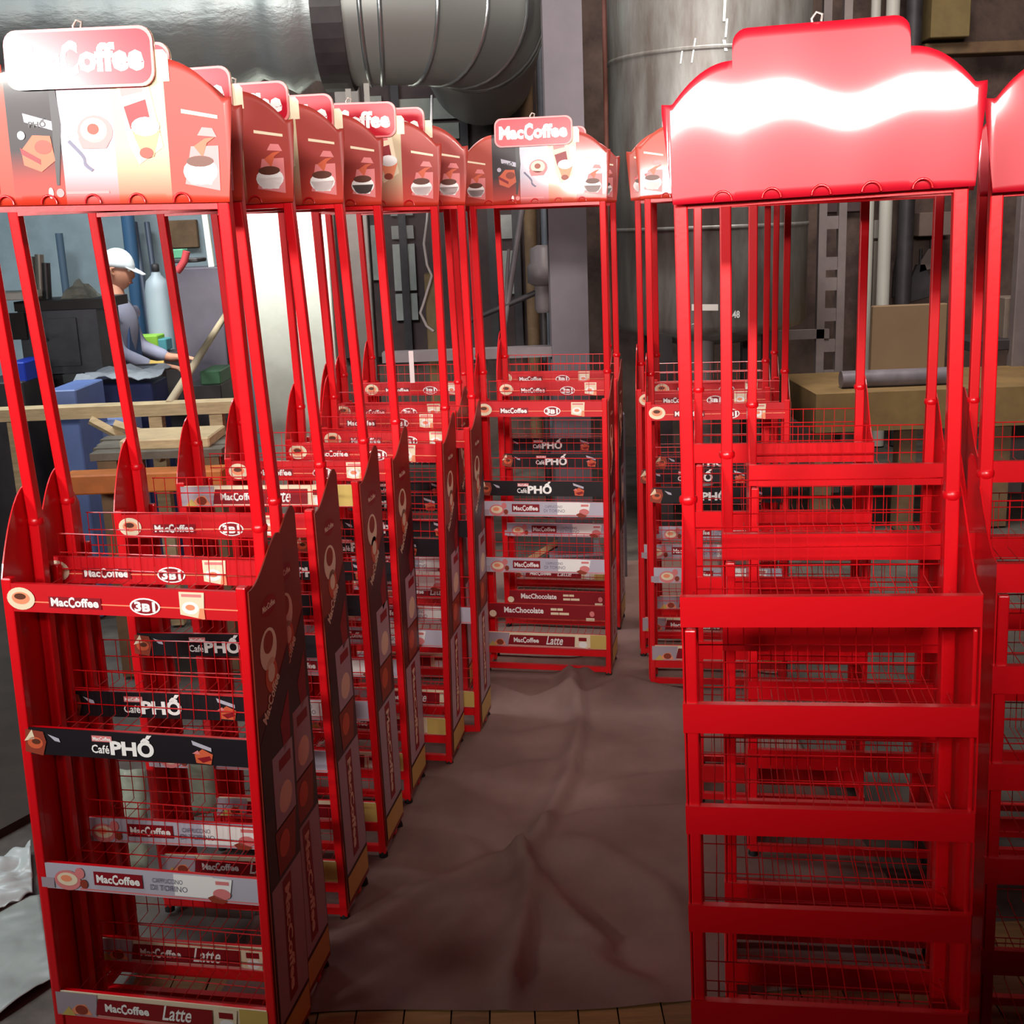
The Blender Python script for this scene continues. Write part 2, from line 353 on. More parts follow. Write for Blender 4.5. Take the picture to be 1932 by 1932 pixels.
def side_mesh(x, D, peak, front, m, sgn, printed):
    mb = MB(); out = leaf_outline(D, peak, front) if sgn < 0 and D < .25 else side_outline(D, peak, front)
    mb.prism(out, lambda y, z, t: (x + sgn*t, y + .004, z), .003, m)
    if printed:
        f0 = lambda y, z: (x + sgn*.0036, y + .004, z); lay = lambda k: (lambda y, z: (x + sgn*(.0036 + .0004*k), y + .004, z))
        d = D
        mb.rect(.002, d - .002, .05, .86, f0, SIDED)
        mb.flat([(.002, .80), (d - .002, .96), (d - .002, .62), (.002, .62)], lay(1), BLACK)
        mb.ell(d*.5, 1.075, d*.22, .022, f0, DKRED); mb.text('MacCoffee', d*.32, d*.68, 1.068, 1.082, lay(1), CREAM, .03)
        mb.ell(d*.42, .985, d*.24, .045, f0, CREAM); mb.ell(d*.42, 1.0, d*.14, .024, lay(1), BROWN); mb.ell(d*.46, .925, d*.17, .038, f0, PEACH); mb.ell(d*.46, .93, d*.10, .02, lay(1), CREAM)
        q = lambda u, v: lay(2)(d*.22 + u*.09 - v*.02, .83 + v*.02 + u*.075)
        mb.text('MacCoffee', 0, 1, 0, 1, q, CREAM, .03); mb.flat([(d*.6, .80), (d*.9, .86), (d*.88, .75), (d*.66, .73)], lay(2), DKRED)
        mb.rect(d*.30, d*.92, .58, .745, lay(2), LILAC); mb.rect(d*.48, d*.84, .70, .725, lay(3), DKRED); mb.ell(d*.62, .63, d*.2, .035, lay(3), CREAM)
        mb.flat([(d*.25, .575), (d*.9, .575), (d*.8, .47), (d*.3, .47)], lay(2), BROWN); mb.ell(d*.5, .53, d*.16, .03, lay(3), PEACH)
        mb.rect(d*.05, d*.97, .13, .46, lay(1), LILAC); mb.rect(d*.36, d*.62, .15, .45, lay(2), DKRED)
        q2 = lambda u, v: lay(3)(d*.57 - v*d*.16, .17 + u*.26)
        mb.text('MacCoffee', 1, 0, 1, 0, q2, CREAM, .04)
        mb.rect(d*.05, d*.97, .05, .12, lay(2), GOLD)
    return mb.mesh('side_panel')

def header_outline_z(x, hw, z0, z1):      # upper edge of the header board
    a = abs(x)/hw; h = z1 - z0
    tagw = .148
    if abs(x) <= tagw:
        e = tagw - abs(x); r = .026
        return z1 - (r - math.sqrt(max(0, r*r - (r - e)**2)) if e < r else 0)
    if a > .985: return z0 + h*.575
    t = (abs(x) - tagw)/(hw*.985 - tagw)
    return z0 + h*(.595 + .225*(1 - t**2.1))
def header_cols(hw):
    xs = [-hw - .016, -hw, -hw*.9849, -hw*.97, -hw*.94]; n = 10
    xs += [-hw*.94 + (hw*.94 - .1485)*i/n for i in range(1, n)]
    xs += [-.1485, -.148, -.146, -.142, -.136, -.129, -.122]
    xs += [-.122 + .244*i/12 for i in range(1, 12)]
    return sorted(set([round(v, 5) for v in xs] + [round(-v, 5) for v in xs]))
def header_mesh(hw, z0, z1, y, m, bend, back=None):
    mb = MB(); xs = header_cols(hw); NZ = 16; vs = []
    for x in xs:
        zt = header_outline_z(max(-hw, min(hw, x)), hw, z0, z1); zb = z0
        if abs(x) > hw + .001: zt = z0 + (z1 - z0)*.595; zb = z0 + (z1 - z0)*.54
        if abs(abs(x) - hw) < .0005 and True: zt = z0 + (z1 - z0)*.59
        for j in range(NZ + 1):
            z = zb + (zt - zb)*j/NZ; vs.append((x, y + bend(x, z), z))
    N = len(xs); fs = [(i*(NZ+1) + j, (i+1)*(NZ+1) + j, (i+1)*(NZ+1) + j + 1, i*(NZ+1) + j + 1) for i in range(N-1) for j in range(NZ)]
    mb.add(vs, fs, m, True)
    o = len(vs); mb.add([(a, b + .0016, c) for a, b, c in vs], [f[::-1] for f in fs], m if back is None else back, True)
    rim = [(i, 0) for i in range(N)] + [(N-1, j) for j in range(1, NZ+1)] + [(i, NZ) for i in range(N-2, -1, -1)] + [(0, j) for j in range(NZ-1, 0, -1)]
    ids = [i*(NZ+1) + j for i, j in rim]
    k = mb.mi(m)
    for a, b in zip(ids, ids[1:] + ids[:1]): mb.f.append([a, o + a, o + b, b]); mb.m.append(k); mb.smooth.append(False)
    return mb

HZ0, HZ1, HY = 1.884, 2.197, .045
def flat_bend(x, z): return 0
HB = header_mesh(.272, HZ0, HZ1, HY, HPRINT, flat_bend, RED)
def hf(k): return lambda a, b: (a, HY + flat_bend(a, b) - .0008 - .0005*k, b)
def disc(mb, a, b, ra, rb, k, m):        # small steps so that a print follows the bend
    mb.ell(a, b, ra, rb, hf(k), m, 16)
# cup and steam on the outer panels
for sx in (-1, 1):
    cx = .222*sx if sx > 0 else -.226
    HB.flat([(cx - .034, 1.918), (cx + .034, 1.905), (cx + .036, 1.985), (cx - .018, 1.985)], hf(1), PINK)
    disc(HB, cx - .002, 1.940, .034, .024, 2, WHITE); disc(HB, cx - .002, 1.958, .027, .010, 3, COFFEE); HB.flat([(cx - .034, 1.942), (cx + .030, 1.942), (cx + .018, 1.916), (cx - .022, 1.918)], hf(2), WHITE)
    HB.flat([(cx - .012, 1.985), (cx + .004, 1.965), (cx + .014, 1.99), (cx + .03, 2.0), (cx + .01, 1.998)], hf(2), PEACH)
    HB.flat([(cx - .004, 2.004), (cx + .034, 2.000), (cx + .026, 2.016), (cx + .006, 2.018)], hf(1), PINK)
    HB.flat([(cx - .032, 2.044), (cx + .038, 2.032), (cx + .038, 2.038), (cx - .032, 2.051)], hf(1), CREAM)
# black sachet panel
HB.flat([(-.128, 2.052), (-.070, 2.036), (-.070, 2.020), (-.126, 2.036)], hf(1), SILVER); HB.text('PHỐ', -.118, -.082, 2.026, 2.042, hf(2), BLACK, .03)
HB.flat([(-.138, 1.985), (-.112, 2.012), (-.076, 2.010), (-.070, 1.965), (-.10, 1.945), (-.135, 1.958)], hf(1), PEACH); HB.flat([(-.14, 1.99), (-.10, 1.968), (-.10, 1.958), (-.138, 1.978)], hf(2), DKRED)
disc(HB, -.092, 1.990, .018, .013, 2, BROWN); disc(HB, -.135, 2.012, .008, .008, 2, SILVER); HB.flat([(-.07, 2.11), (-.058, 2.11), (-.052, 2.03), (-.066, 1.92), (-.072, 1.92), (-.07, 2.03)], hf(1), BLACK)
# white sachet panel
HB.rect(-.020, .028, 2.092, 2.108, hf(1), PINK); disc(HB, .016, 2.015, .036, .030, 1, PINK); disc(HB, .014, 2.018, .027, .022, 2, CREAM); disc(HB, .013, 2.02, .012, .010, 3, BROWN)
HB.flat([(-.020, 2.005), (.046, 2.0), (.036, 1.985), (-.012, 1.985)], hf(2), PINK)
for i in range(12):
    t = i/12; t2 = (i+1)/12
    P = lambda t: (-.040 + .018*sin(t*4.6) + .062*t*t, 2.0 - .06*t - .006*sin(t*5))
    (a, b), (c, d) = P(t), P(t2); HB.flat([(a - .002, b - .002), (c - .002, d - .002), (c + .003, d + .002), (a + .003, b + .002)], hf(1), GREYT)
# cream sachet panel
HB.flat([(.066, 2.098), (.128, 2.108), (.150, 1.985), (.10, 1.955), (.082, 1.99)], hf(1), CREAM); HB.flat([(.075, 2.076), (.118, 2.084), (.116, 2.098), (.073, 2.09)], hf(2), PINK)
HB.flat([(.078, 2.058), (.122, 2.07), (.130, 2.025), (.088, 2.018)], hf(2), DKRED); disc(HB, .118, 2.022, .028, .017, 3, WHITE); HB.flat([(.09, 2.016), (.146, 2.014), (.13, 1.968), (.108, 1.968)], hf(2), LINEC); disc(HB, .116, 1.975, .014, .010, 3, BROWN)
# foot line
disc(HB, -.085, 1.906, .005, .010, 2, WHITE); disc(HB, -.066, 1.906, .008, .008, 2, PINK); HB.rect(-.054, .034, 1.9035, 1.9085, hf(1), PINK)
# bump of the cream sachet that sticks out beside the name plate
HB.flat([(.148, 2.10), (.172, 2.10), (.172, 2.145), (.164, 2.155), (.148, 2.155)], hf(1), CREAM)
HEADER = HB.mesh('header_board')
# name plate at the top of the header
tg = MB(); tr = []
for cx, cz, a0 in ((.122, 2.171, 0), (-.122, 2.171, 90), (-.122, 2.118, 180), (.122, 2.118, 270)):
    tr += [(cx + .026*cos(radians(a0 + 90*i/5)), cz + .026*sin(radians(a0 + 90*i/5))) for i in range(6)]
ty = HY - .004
tg.prism(tr, lambda a, b, t: (a, ty + .035*(b - 2.16) - t, b), .004, M('name_plate_edge', (232, 130, 130), .3, coat=.6))
tf = lambda k: (lambda a, b: (a, ty + .035*(b - 2.16) - .0046 - .0005*k, b))
tg.flat([(a*.965, 2.1445 + (b - 2.1445)*.90) for a, b in tr], tf(0), M('name_plate_red', (196, 20, 44), .25, coat=.8))
logo(tg, -.130, .130, 2.119, 2.168, tf(1), WHITE, .05)
NAMEPLATE = tg.mesh('name_plate')
def ring_mesh(xs, y, z, m):
    mb = MB()
    for x in xs: mb.tube([(x + .016*cos(a), y, z + .002 + .016*sin(a)) for a in [pi*i/10 for i in range(11)]], .0022, m, 5)
    return mb
def hook_meshes(hw, y, z): return [ring_mesh([hw*k], y, z, WIRE).mesh('hook_ring') for k in (-.66, -.33, 0, .33, .66)]
LOOP = M('wire_loop', (214, 196, 186), .3, .6)
def loop_mesh(y, z): return MB().tube([(-.012, y, z - .004), (-.014, y, z + .006), (-.006, y, z + .016), (.004, y, z + .012), (.002, y - .002, z)], .0026, LOOP, 6).mesh('top_loop')
def collar_mesh(x, y, z, w): return MB().lathe([(w*.60, -.008), (w*.70, -.004), (w*.70, .004), (w*.60, .008)], RED, (x, y, z), 12).mesh('glint_collar')  # bulged collar added at the joint to catch a lamp glint

T_B = (1.1356, .817, .4979, .1788)
D_B = .195
RP_B = .125                 # rear (upper) posts
BP = {}
for i, z in enumerate(T_B): BP[i] = [plate_3in1, plate_pho, plate_white, plate_latte][i](z)
POSTF = [post_mesh(x, .008, .012, 1.145, .021) for x in PX]
def lean_post(x):             # upright that leans forward above its collar to carry the header
    h = .012; vs = []
    for y, z in ((RP_B, .012), (RP_B, 1.235), (HY + .018, HZ0), (HY + .018, HZ0 + .09)):
        vs += [(x - h, y - h, z), (x + h, y - h, z), (x + h, y + h, z), (x - h, y + h, z)]
    fs = [(k*4 + i, k*4 + (i+1) % 4, k*4 + 4 + (i+1) % 4, k*4 + 4 + i) for k in range(3) for i in range(4)] + [(3, 2, 1, 0), (12, 13, 14, 15)]
    me = MB().add(vs, fs, RED).mesh('post'); bm = bmesh.new(); bm.from_mesh(me); bmesh.ops.bevel(bm, geom=bm.edges[:], offset=.003, segments=2, profile=.5, affect='EDGES'); bm.to_mesh(me); bm.free(); return me
POSTR = [lean_post(x) for x in (-.246, .255)]
FEET = [foot_mesh(x, y) for x in PX for y in (.008, D_B - .01)]
POSTB = [post_mesh(x, D_B - .008, .012, 1.12, .016) for x in PX]
def rails(D, zs):
    out = []
    for z in zs:
        mb = MB(); mb.box(PX[0], PX[1], -.002, .016, z - .010, z + .010, RED); mb.box(PX[0], PX[1], D - .018, D, z - .010, z + .010, RED)
        for x in PX: mb.box(x - .008, x + .008, .01, D - .01, z - .009, z + .009, RED)
        out.append(mb.mesh('rail'))
    return out
RAILS_B = rails(D_B, (.03, .095)) ; RAILS_B[1] = MB().box(PX[0], PX[1], .002, .012, .085, .112, RED).mesh('rail')
TOPRAIL_B = MB().box(-.25, .25, HY + .008, HY + .026, HZ0 - .012, HZ0 + .014, RED).mesh('top_rail')
SHELF_B = [shelf_mesh(z, D_B) for z in T_B]
SIDE_B = [side_mesh(-.261, D_B, 1.315, 1.14, RED, -1, False), side_mesh(.269, D_B, 1.215, 1.135, SIDEB, 1, True)]
HOOKS_B = hook_meshes(.272, HY - .004, HZ0); LOOP_B = loop_mesh(HY + .01, HZ1)
COLLAR_B = [collar_mesh(x, RP_B, 1.235, .024) for x in (-.246, .255)]

def branded(label, x, y, rz, tilt=0, group='red display racks with printed strips', top=None, fourth=None):
    t = empty('display_rack', (x, y, .004), rz); t.rotation_euler = (0, tilt, rz); tag(t, label, 'display rack', group)
    for m in POSTF + POSTR + POSTB: part('post', m, t)
    for m in FEET: part('rubber_foot', m, t)
    for m in RAILS_B: part('rail', m, t)
    part('top_rail', TOPRAIL_B, t)
    for m in SHELF_B: part('wire_shelf', m, t)
    names = ['red printed strip with white lettering', 'black printed strip with white lettering', 'silver printed strip with a red name box', 'cream printed strip with a dark red band']
    for i in range(4):
        me = BP[i]; lb = names[i]
        if i == 0 and top: me, lb = top
        if i == 3 and fourth: me, lb = fourth
        part('price_strip', me, t, label=lb)
    part('side_panel', SIDE_B[0], t); part('side_panel', SIDE_B[1], t, label='brown printed side panel')
    h = part('header_board', HEADER, t); part('name_plate', NAMEPLATE, h, label='red name plate with white lettering'); part('top_loop', LOOP_B, h)
    for m in HOOKS_B: part('hook_ring', m, h)
    for m in COLLAR_B: part('glint_collar', m, t)
    return t
LATTE_TOP = (plate_latte(T_B[0]), 'cream printed strip with a dark red band'); CHOC = (plate_choc(T_B[3]), 'dark red printed strip with white lettering')
LEFT = [('nearest rack of the left row, red frame with printed strips, whole front in view', -.8235, 2.3018, -.1762, .024),
        ('rack close behind the nearest one in the left row, its name plate almost covered', -.805, 2.514, -.17, .002),
        ('third rack back in the left row, red top strip seen through the nearest rack', -.749, 2.903, -.17, -.008),
        ('fourth rack back in the left row, the one with a cream top strip', -.676, 3.227, -.17, -.006),
        ('fifth rack back in the left row, between the cream topped rack and the sixth', -.627, 3.562, -.17, .004),
        ('sixth rack back in the left row, foot reaching out into the aisle', -.505, 3.835, -.17, .020),
        ('seventh rack back in the left row, farthest one standing against the aisle', -.410, 4.060, -.17, .010),
        ('eighth rack back in the left row, mostly hidden behind the seventh', -.464, 4.445, -.17, .004),
        ('ninth rack back in the left row, leaf shaped side panel showing between posts', -.45, 4.703, -.17, .004),
        ('last rack at the far end of the left row', -.402, 5.331, -.17, .004)]
for i, a in enumerate(LEFT): branded(*a, group='printed racks in the left row', top=LATTE_TOP if i == 3 else None)
MID = [('front rack of the middle row, full name plate and printed strips facing the aisle', .1171, 4.6027, -.2036, .0035),
       ('second rack of the middle row, directly behind the front one', .208, 5.158, -.20, .003),
       ('third and last rack of the middle row', .206, 5.547, -.20, .003)]
def tip_board(t, ang):       # header boards of some racks lean back a little more and catch a lamp
    h = [c for c in t.children if c.name.startswith('header_board')][0]
    pv = Vector((0, HY, HZ0)); h.rotation_euler = (-ang, 0, 0); h.location = pv - Matrix.Rotation(-ang, 3, 'X') @ pv
for i, a in enumerate(MID):
    t = branded(*a, group='printed racks in the middle row', fourth=CHOC if i == 1 else None)
    tip_board(t, .03)
    if i == 0:
        e = part('price_strip', plate_white(.728), t, label='extra silver printed strip hung inside'); e.location = (0, .02, 0)
        e = part('price_strip', plate_choc(.292), t, label='extra dark red printed strip hung inside'); e.location = (.01, .03, 0)
RIGHTP = [('front printed rack right of the aisle, behind the nearest unprinted rack', .779, 4.375, -.17, -.004),
          ('second printed rack right of the aisle', .781, 4.716, -.17, -.004),
          ('third and farthest printed rack right of the aisle', .880, 5.0, -.17, -.004)]
for a in RIGHTP: tip_board(branded(*a, group='printed racks right of the aisle'), .076)

# unprinted red racks with five plain plates
T_R = (1.1647, .9595, .755, .5481, .3398, .135); PH_R = .0568
D_R = .285; RP_R = .185
PLATE_R = [plate_plain(z, PH_R) for z in T_R]
def r_wave(x, z):            # blank sheet bows backwards towards the top and is a little wavy
    d = z - 2.0
    return .088*d + .26*d*d + d*(.012*sin(15*x + .6) + .008*sin(34*x)) + .0012*sin(9*x) - 1.3*max(0, min(.15, .01 - x))*d*d*(1 if d < 0 else .25)
RZ0, RZ1, RHY = 1.846, 2.134, .165
HEADER_R = header_mesh(.256, RZ0, RZ1, RHY, REDGLOSS, r_wave).mesh('header_board')
POSTF_R = [post_mesh(-.240, .0145, .012, 1.10, .021), post_mesh(.250, .012, .012, 1.10, .008)]
POSTR_R = [post_mesh(x, RP_R, .012, RZ0 + .10, .025) for x in (-.243, .236)]
POSTB_R = [post_mesh(x, D_R - .01, .012, 1.18, .016) for x in (-.240, .244)]
FEET_R = [foot_mesh(x, y) for x in (-.240, .244) for y in (.008, D_R - .01)]
RAILS_R = rails(D_R, (.03,))
TOPRAIL_R = MB().box(-.24, .236, RP_R - .010, RP_R + .010, RZ0 - .008, RZ0 + .014, RED).mesh('top_rail')
SHELF_R = [shelf_mesh(z, D_R) for z in T_R]
SIDE_R = [side_mesh(-.2525, D_R, 1.33, 1.165, RED, -1, False), side_mesh(.2565, D_R, 1.33, 1.165, RED, 1, False)]
HOOKS_R = hook_meshes(.256, RHY - .012, RZ0); LOOP_R = loop_mesh(RHY + .02, RZ1)
COLLAR_R = [collar_mesh(x, RP_R, 1.30, .025) for x in (-.243, .236)]
def plain(label, x, y, rz, tilt=0):
    t = empty('display_rack', (x, y, .004)); t.rotation_euler = (0, tilt, rz); tag(t, label, 'display rack', 'plain red racks in the right row')
    for m in POSTF_R + POSTR_R + POSTB_R: part('post', m, t)
    for m in FEET_R: part('rubber_foot', m, t)
    for m in RAILS_R: part('rail', m, t)
    part('top_rail', TOPRAIL_R, t)
    for m in SHELF_R: part('wire_shelf', m, t)
    for m in PLATE_R: part('front_plate', m, t)
    for m in SIDE_R: part('side_panel', m, t)
    h = part('header_board', HEADER_R, t); part('top_loop', LOOP_R, h)
    for m in HOOKS_R: part('hook_ring', m, h)
    for m in COLLAR_R: part('glint_collar', m, t)
plain('nearest plain red rack right of the aisle, blank glossy header with a white glare', .5723, 1.9737, -.1766, -.0222)
plain('plain red rack second in the right row, seen through the nearest one', .710, 2.384, -.17, -.012)
plain('plain red rack third in the right row', .900, 3.071, -.17, -.006)
plain('plain red rack fourth in the right row, its right post standing free of the others', .800, 3.40, -.17, -.004)
plain('plain red rack at the right edge, farther back than its cut off neighbour', 1.502, 3.01, -.17, -.01)
plain('nearer plain red rack cut off by the right edge of the photo', 1.188, 2.10, -.17, -.02)

# ------------------------------------------------------------------ workshop behind
def bx(name, p0, p1, Y, depth, m, label=None, cat=None, zmin=None, group=None, parent=None, bevel=.006):
    (a0, b0), (a1, b1) = p0, p1
    A = at(a0, (b0+b1)/2, Y); B = at(a1, (b0+b1)/2, Y); T = at((a0+a1)/2, b0, Y); U = at((a0+a1)/2, b1, Y)
    z0 = U.z if zmin is None else zmin
    c = Vector(((A.x+B.x)/2, Y + depth/2, z0))
    mb = MB().box(A.x - c.x, B.x - c.x, -depth/2, depth/2, 0, T.z - z0, m)
    me = mb.mesh(name); bm = bmesh.new(); bm.from_mesh(me); bmesh.ops.bevel(bm, geom=bm.edges[:], offset=bevel, segments=1, affect='EDGES'); bm.to_mesh(me); bm.free()
    o = bpy.data.objects.new(name, me); COL.objects.link(o)
    if parent: o.parent = parent; o.location = c - parent.location
    else: o.location = c
    if label: tag(o, label, cat, group)
    return o, A.x, B.x, z0, T.z

GREYM = M('machine_grey', (104, 108, 116), .5, vary=.35, scale=6)
DARK = M('dark_steel', (60, 54, 56), .55, vary=.4, scale=7)
BLUEM = M('cabinet_blue', (98, 120, 176), .5, vary=.25, scale=5)
WOOD = M('wood_pale', (205, 180, 138), .7, vary=.3, scale=10, stretch=(1, 1, 8))
WOODB = M('wood_brown', (122, 94, 66), .75, vary=.35, scale=8)
ORNG = M('beam_orange', (196, 108, 36), .6, vary=.35, scale=6)
STEEL = M('steel_bright', (172, 178, 178), .28, .85, vary=.2, scale=6, bump=.25)
GALV = M('tank_galvanised', (142, 142, 138), .45, .3, rgb2=(104, 96, 90), scale=3, stretch=(3, 3, .6), bump=.15)
CREAMP = M('paint_white_pillar', (244, 246, 232), .55, vary=.08, scale=9)

# duct along the top left with elbow
DU = M('duct_foil', (160, 168, 168), .42, .6, bump=.5, scale=5, stretch=(1, 3, 3)); DUS = M('duct_ring_metal', (140, 142, 138), .45, .45, bump=.1, scale=4)
dc = at(300, -2, 6.3); R = .38
zc = at(640, 10, 6.3).z
x_el = at(655, 20, 6.3).x
duct = empty('ventilation_duct', (x_el, 6.3, zc)); tag(duct, 'thick silver ventilation duct with a segmented elbow under the roof', 'duct')
def ring_pts(c, ax, R, n=36):
    a = Vector((0, 0, 1)); b = ax.cross(a).normalized(); return [c + (a*cos(2*pi*k/n) + b*sin(2*pi*k/n))*R for k in range(n)]
def sweep(cs, n=36):
    vs = []
    for c, ax, r in cs: vs += ring_pts(c, ax, r, n)
    fs = [(i*n + k, (i+1)*n + k, (i+1)*n + (k+1) % n, i*n + (k+1) % n) for i in range(len(cs)-1) for k in range(n)]
    return vs, fs
X = Vector((1, 0, 0))
cs = []
for i in range(60):
    x = -5.2 + i*(5.2 - .10)/59; wob = .010*sin(i*1.7) + .006*sin(i*4.1)
    if i > 50: wob += .03*sin((i - 50)*1.1)*(1 if i % 2 else -.6)
    cs.append((Vector((x, 0, .01*sin(i*.6))), X, R*.97 + wob))
vs, fs = sweep(cs); MB().add(vs, fs, DU, True).build('duct_pipe', duct)
vs, fs = sweep([(Vector((-.13, 0, 0)), X, R*.95), (Vector((-.13, 0, 0)), X, R*1.06), (Vector((.015, 0, 0)), X, R*1.06), (Vector((.015, 0, 0)), X, R*.9)])
MB().add(vs, fs, DARK, False).build('flange', duct)
RB = .52; prev = None; angs = [0, 6, 24, 42, 62, 80, 90]
def el(a): a = radians(a); return Vector((.10 + RB*sin(a), RB*(1 - cos(a)), 0)), Vector((cos(a), sin(a), 0))
cs = [(Vector((0, 0, 0)), X, R)] + [(el(a)[0], el(a)[1], R) for a in angs] + [(el(90)[0] + Vector((0, 2.3, 0)), Vector((0, 1, 0)), R)]
for a, b in zip(cs, cs[1:]):
    vs, fs = sweep([a, b]); MB().add(vs, fs, DUS, True).build('duct_segment', duct)
for c, ax, r in cs[1:-1]:
    vs, fs = sweep([(c - ax*.012, ax, r*1.0), (c - ax*.006, ax, r*1.022), (c + ax*.006, ax, r*1.022), (c + ax*.012, ax, r*1.0)]); MB().add(vs, fs, STEEL, True).build('seam_ring', duct)
for px in (655, 690):
    p = at(px, 150, 6.25); q = at(px + 12, 235, 6.25); MB().box(p.x - .012 - duct.location.x, p.x + .016 - duct.location.x, -.06, -.055, q.z - zc, p.z - zc + .1, M('strap_pale', (170, 166, 158), .6)).build('hanger_strap', duct)

# tank
ty = 7.0; pl_, pr_ = at(1150, 300, ty), at(1522, 300, ty); tr_ = (pr_.x - pl_.x)/2; tcx = (pl_.x + pr_.x)/2
tb = at(1330, 628, ty - tr_).z
tank = empty('storage_tank', (tcx, ty, 0)); tag(tank, 'tall grey galvanised cylindrical tank behind the right hand racks', 'tank')
MB().lathe([(tr_*.4, tb - .10), (tr_*.97, tb), (tr_, tb + .03), (tr_, 3.9), (tr_*.9, 4.0)], GALV, n=48).build('tank_shell', tank)
for z in (tb + .55, tb + 1.45): MB().lathe([(tr_*1.0, z - .012), (tr_*1.008, z - .006), (tr_*1.008, z + .006), (tr_*1.0, z + .012)], GALV, n=48).build('weld_seam', tank)
for k in range(4):
    a = pi/4 + k*pi/2; MB().box(tr_*.75*cos(a) - .04, tr_*.75*cos(a) + .04, tr_*.75*sin(a) - .04, tr_*.75*sin(a) + .04, 0, tb + .02, DARK).build('leg', tank)
MB().lathe([(.07, .3), (.07, tb - .05), (.10, tb - .05), (.10, tb - .02)], M('outlet_grey', (160, 156, 156), .5), (at(1345, 680, 6.4).x - tcx, -.25, 0), 16).build('outlet_pipe', tank)
def on_tank(px, py):
    d = ray(px, py); o_ = Vector((0, 0, H)); a = d.x**2 + d.y**2; b = 2*(d.x*(-tcx) + d.y*(-ty)); c_ = tcx**2 + ty**2 - (tr_*1.004)**2
    t = (-b - math.sqrt(b*b - 4*a*c_))/(2*a); p = o_ + d*t; return (p.x - tcx, p.y - ty, p.z)
mb = MB(); mb.add([on_tank(1305 + i*10, 574) for i in range(6)] + [on_tank(1305 + i*10, 586) for i in range(6)], [(i, i+1, i+7, i+6) for i in range(5)], M('label_white', (214, 208, 200), .6)); mb.build('label_plate', tank)
SCUFF = M('paint_drip_white', (216, 222, 218), .5)
mb = MB()
for (a, b), (c, d), w_ in (((1368, 0), (1366, 40), 5), ((1372, 35), (1369, 70), 4), ((1366, 75), (1370, 96), 6), ((1312, 72), (1305, 118), 3), ((1288, 90), (1284, 120), 3), ((1306, 612), (1322, 606), 4), ((1378, 598), (1384, 596), 4)):
    n = 3; L = [on_tank(a + (c-a)*i/n - w_/2, b + (d-b)*i/n) for i in range(n+1)]; Rr = [on_tank(a + (c-a)*i/n + w_/2, b + (d-b)*i/n) for i in range(n+1)]
    mb.add(L + Rr, [(i, i+1, n+2+i, n+1+i) for i in range(n)], SCUFF)
mb.text('48', 0, 1, 0, 1, lambda u, v: on_tank(1382 + u*14, 600 - v*14), SCUFF, .03)
mb.build('paint_marks', tank)

# steel column and pipes by the tank
colm = empty('steel_column', (at(1070, 400, 6.3).x, 6.3, 0)); tag(colm, 'blue grey square steel column between duct and tank', 'column')
hwc = (at(1107, 400, 6.3).x - at(1035, 400, 6.3).x)/2; CG = M('column_blue_grey', (100, 92, 98), .6, vary=.2, scale=4)
MB().box(-hwc, hwc, 0, .03, .03, 6.0, CG).build('flange', colm); MB().box(-hwc, hwc, .20, .23, .03, 6.0, CG).build('flange', colm); MB().box(-hwc*.9, hwc*.9, .03, .20, .03, 6.0, CG).build('web', colm); MB().box(-hwc*1.5, hwc*1.5, -.05, .28, -.01, .03, CG).build('base_plate', colm)
def pipe(name, pts, r, m, label, cat, group=None, n=8):
    o = MB().tube(pts, r, m, n).build(name); tag(o, label, cat, group); return o
RUSTP = M('pipe_rust', (150, 92, 78), .6, vary=.3)
p = at(1146, 300, 7.6); pipe('thin_pipe', [(p.x, 7.6, .0), (p.x, 7.6, 5.8)], .018, RUSTP, 'thin rust red vertical pipe between column and tank', 'pipe')
for i, (px, m, r, lb) in enumerate(((990, WOODB, .05, 'brown vertical pipe left of the blue grey column'), (1018, GREYM, .03, 'thin grey vertical pipe beside the blue grey column'), (1650, M('pipe_pale', (190, 186, 176), .5), .035, 'left pale vertical pipe above the nearest right hand rack'), (1682, M('pipe_pale'), .05, 'right pale vertical pipe above the nearest right hand rack'), (1722, DARK, .06, 'dark vertical pipe right of the pale pipes'))):
    p = at(px, 100, 9.2); pipe('vertical_pipe', [(p.x, 9.2, .0), (p.x, 9.2, 6.0)], r, m, lb, 'pipe', n=12)

# window in the back wall with grey panes
win = empty('window_1', (at(830, 380, 9.5).x, 9.56, 0)); struct(win)
FR = M('frame_dark', (70, 52, 50), .7, vary=.3); PN = [M('pane_%d' % k, c, .35, vary=.35, scale=3) for k, c in enumerate(((158, 158, 150), (136, 140, 140), (170, 168, 156), (120, 118, 112)))]
A = at(630, 400, 9.5).x - win.location.x; B = at(1018, 400, 9.5).x - win.location.x
zt, zb = at(830, 80, 9.5).z, at(830, 670, 9.5).z
MB().box(A, B, -.02, .05, zb, zt, FR).build('window_frame', win)
for c, rows in (((764, 873), ((184, 224), (232, 262), (272, 335))), ((736, 778), ((346, 404), (423, 448), (458, 546), (552, 602))), ((932, 966), ((176, 212), (410, 455), (478, 560))), ((690, 716), ((420, 524),)), ((700, 732), ((176, 224),))):
    x0 = at(c[0], 400, 9.5).x - win.location.x; x1 = at(c[1], 400, 9.5).x - win.location.x
    for a, b in rows: MB().box(x0, x1, -.045, -.01, at(830, b, 9.5).z, at(830, a, 9.5).z, random.choice(PN)).build('pane', win)
for px in (757, 882, 926, 972):
    x = at(px, 400, 9.5).x - win.location.x; MB().box(x - .03, x + .03, -.06, -.02, zb, zt, DARK).build('mullion', win)

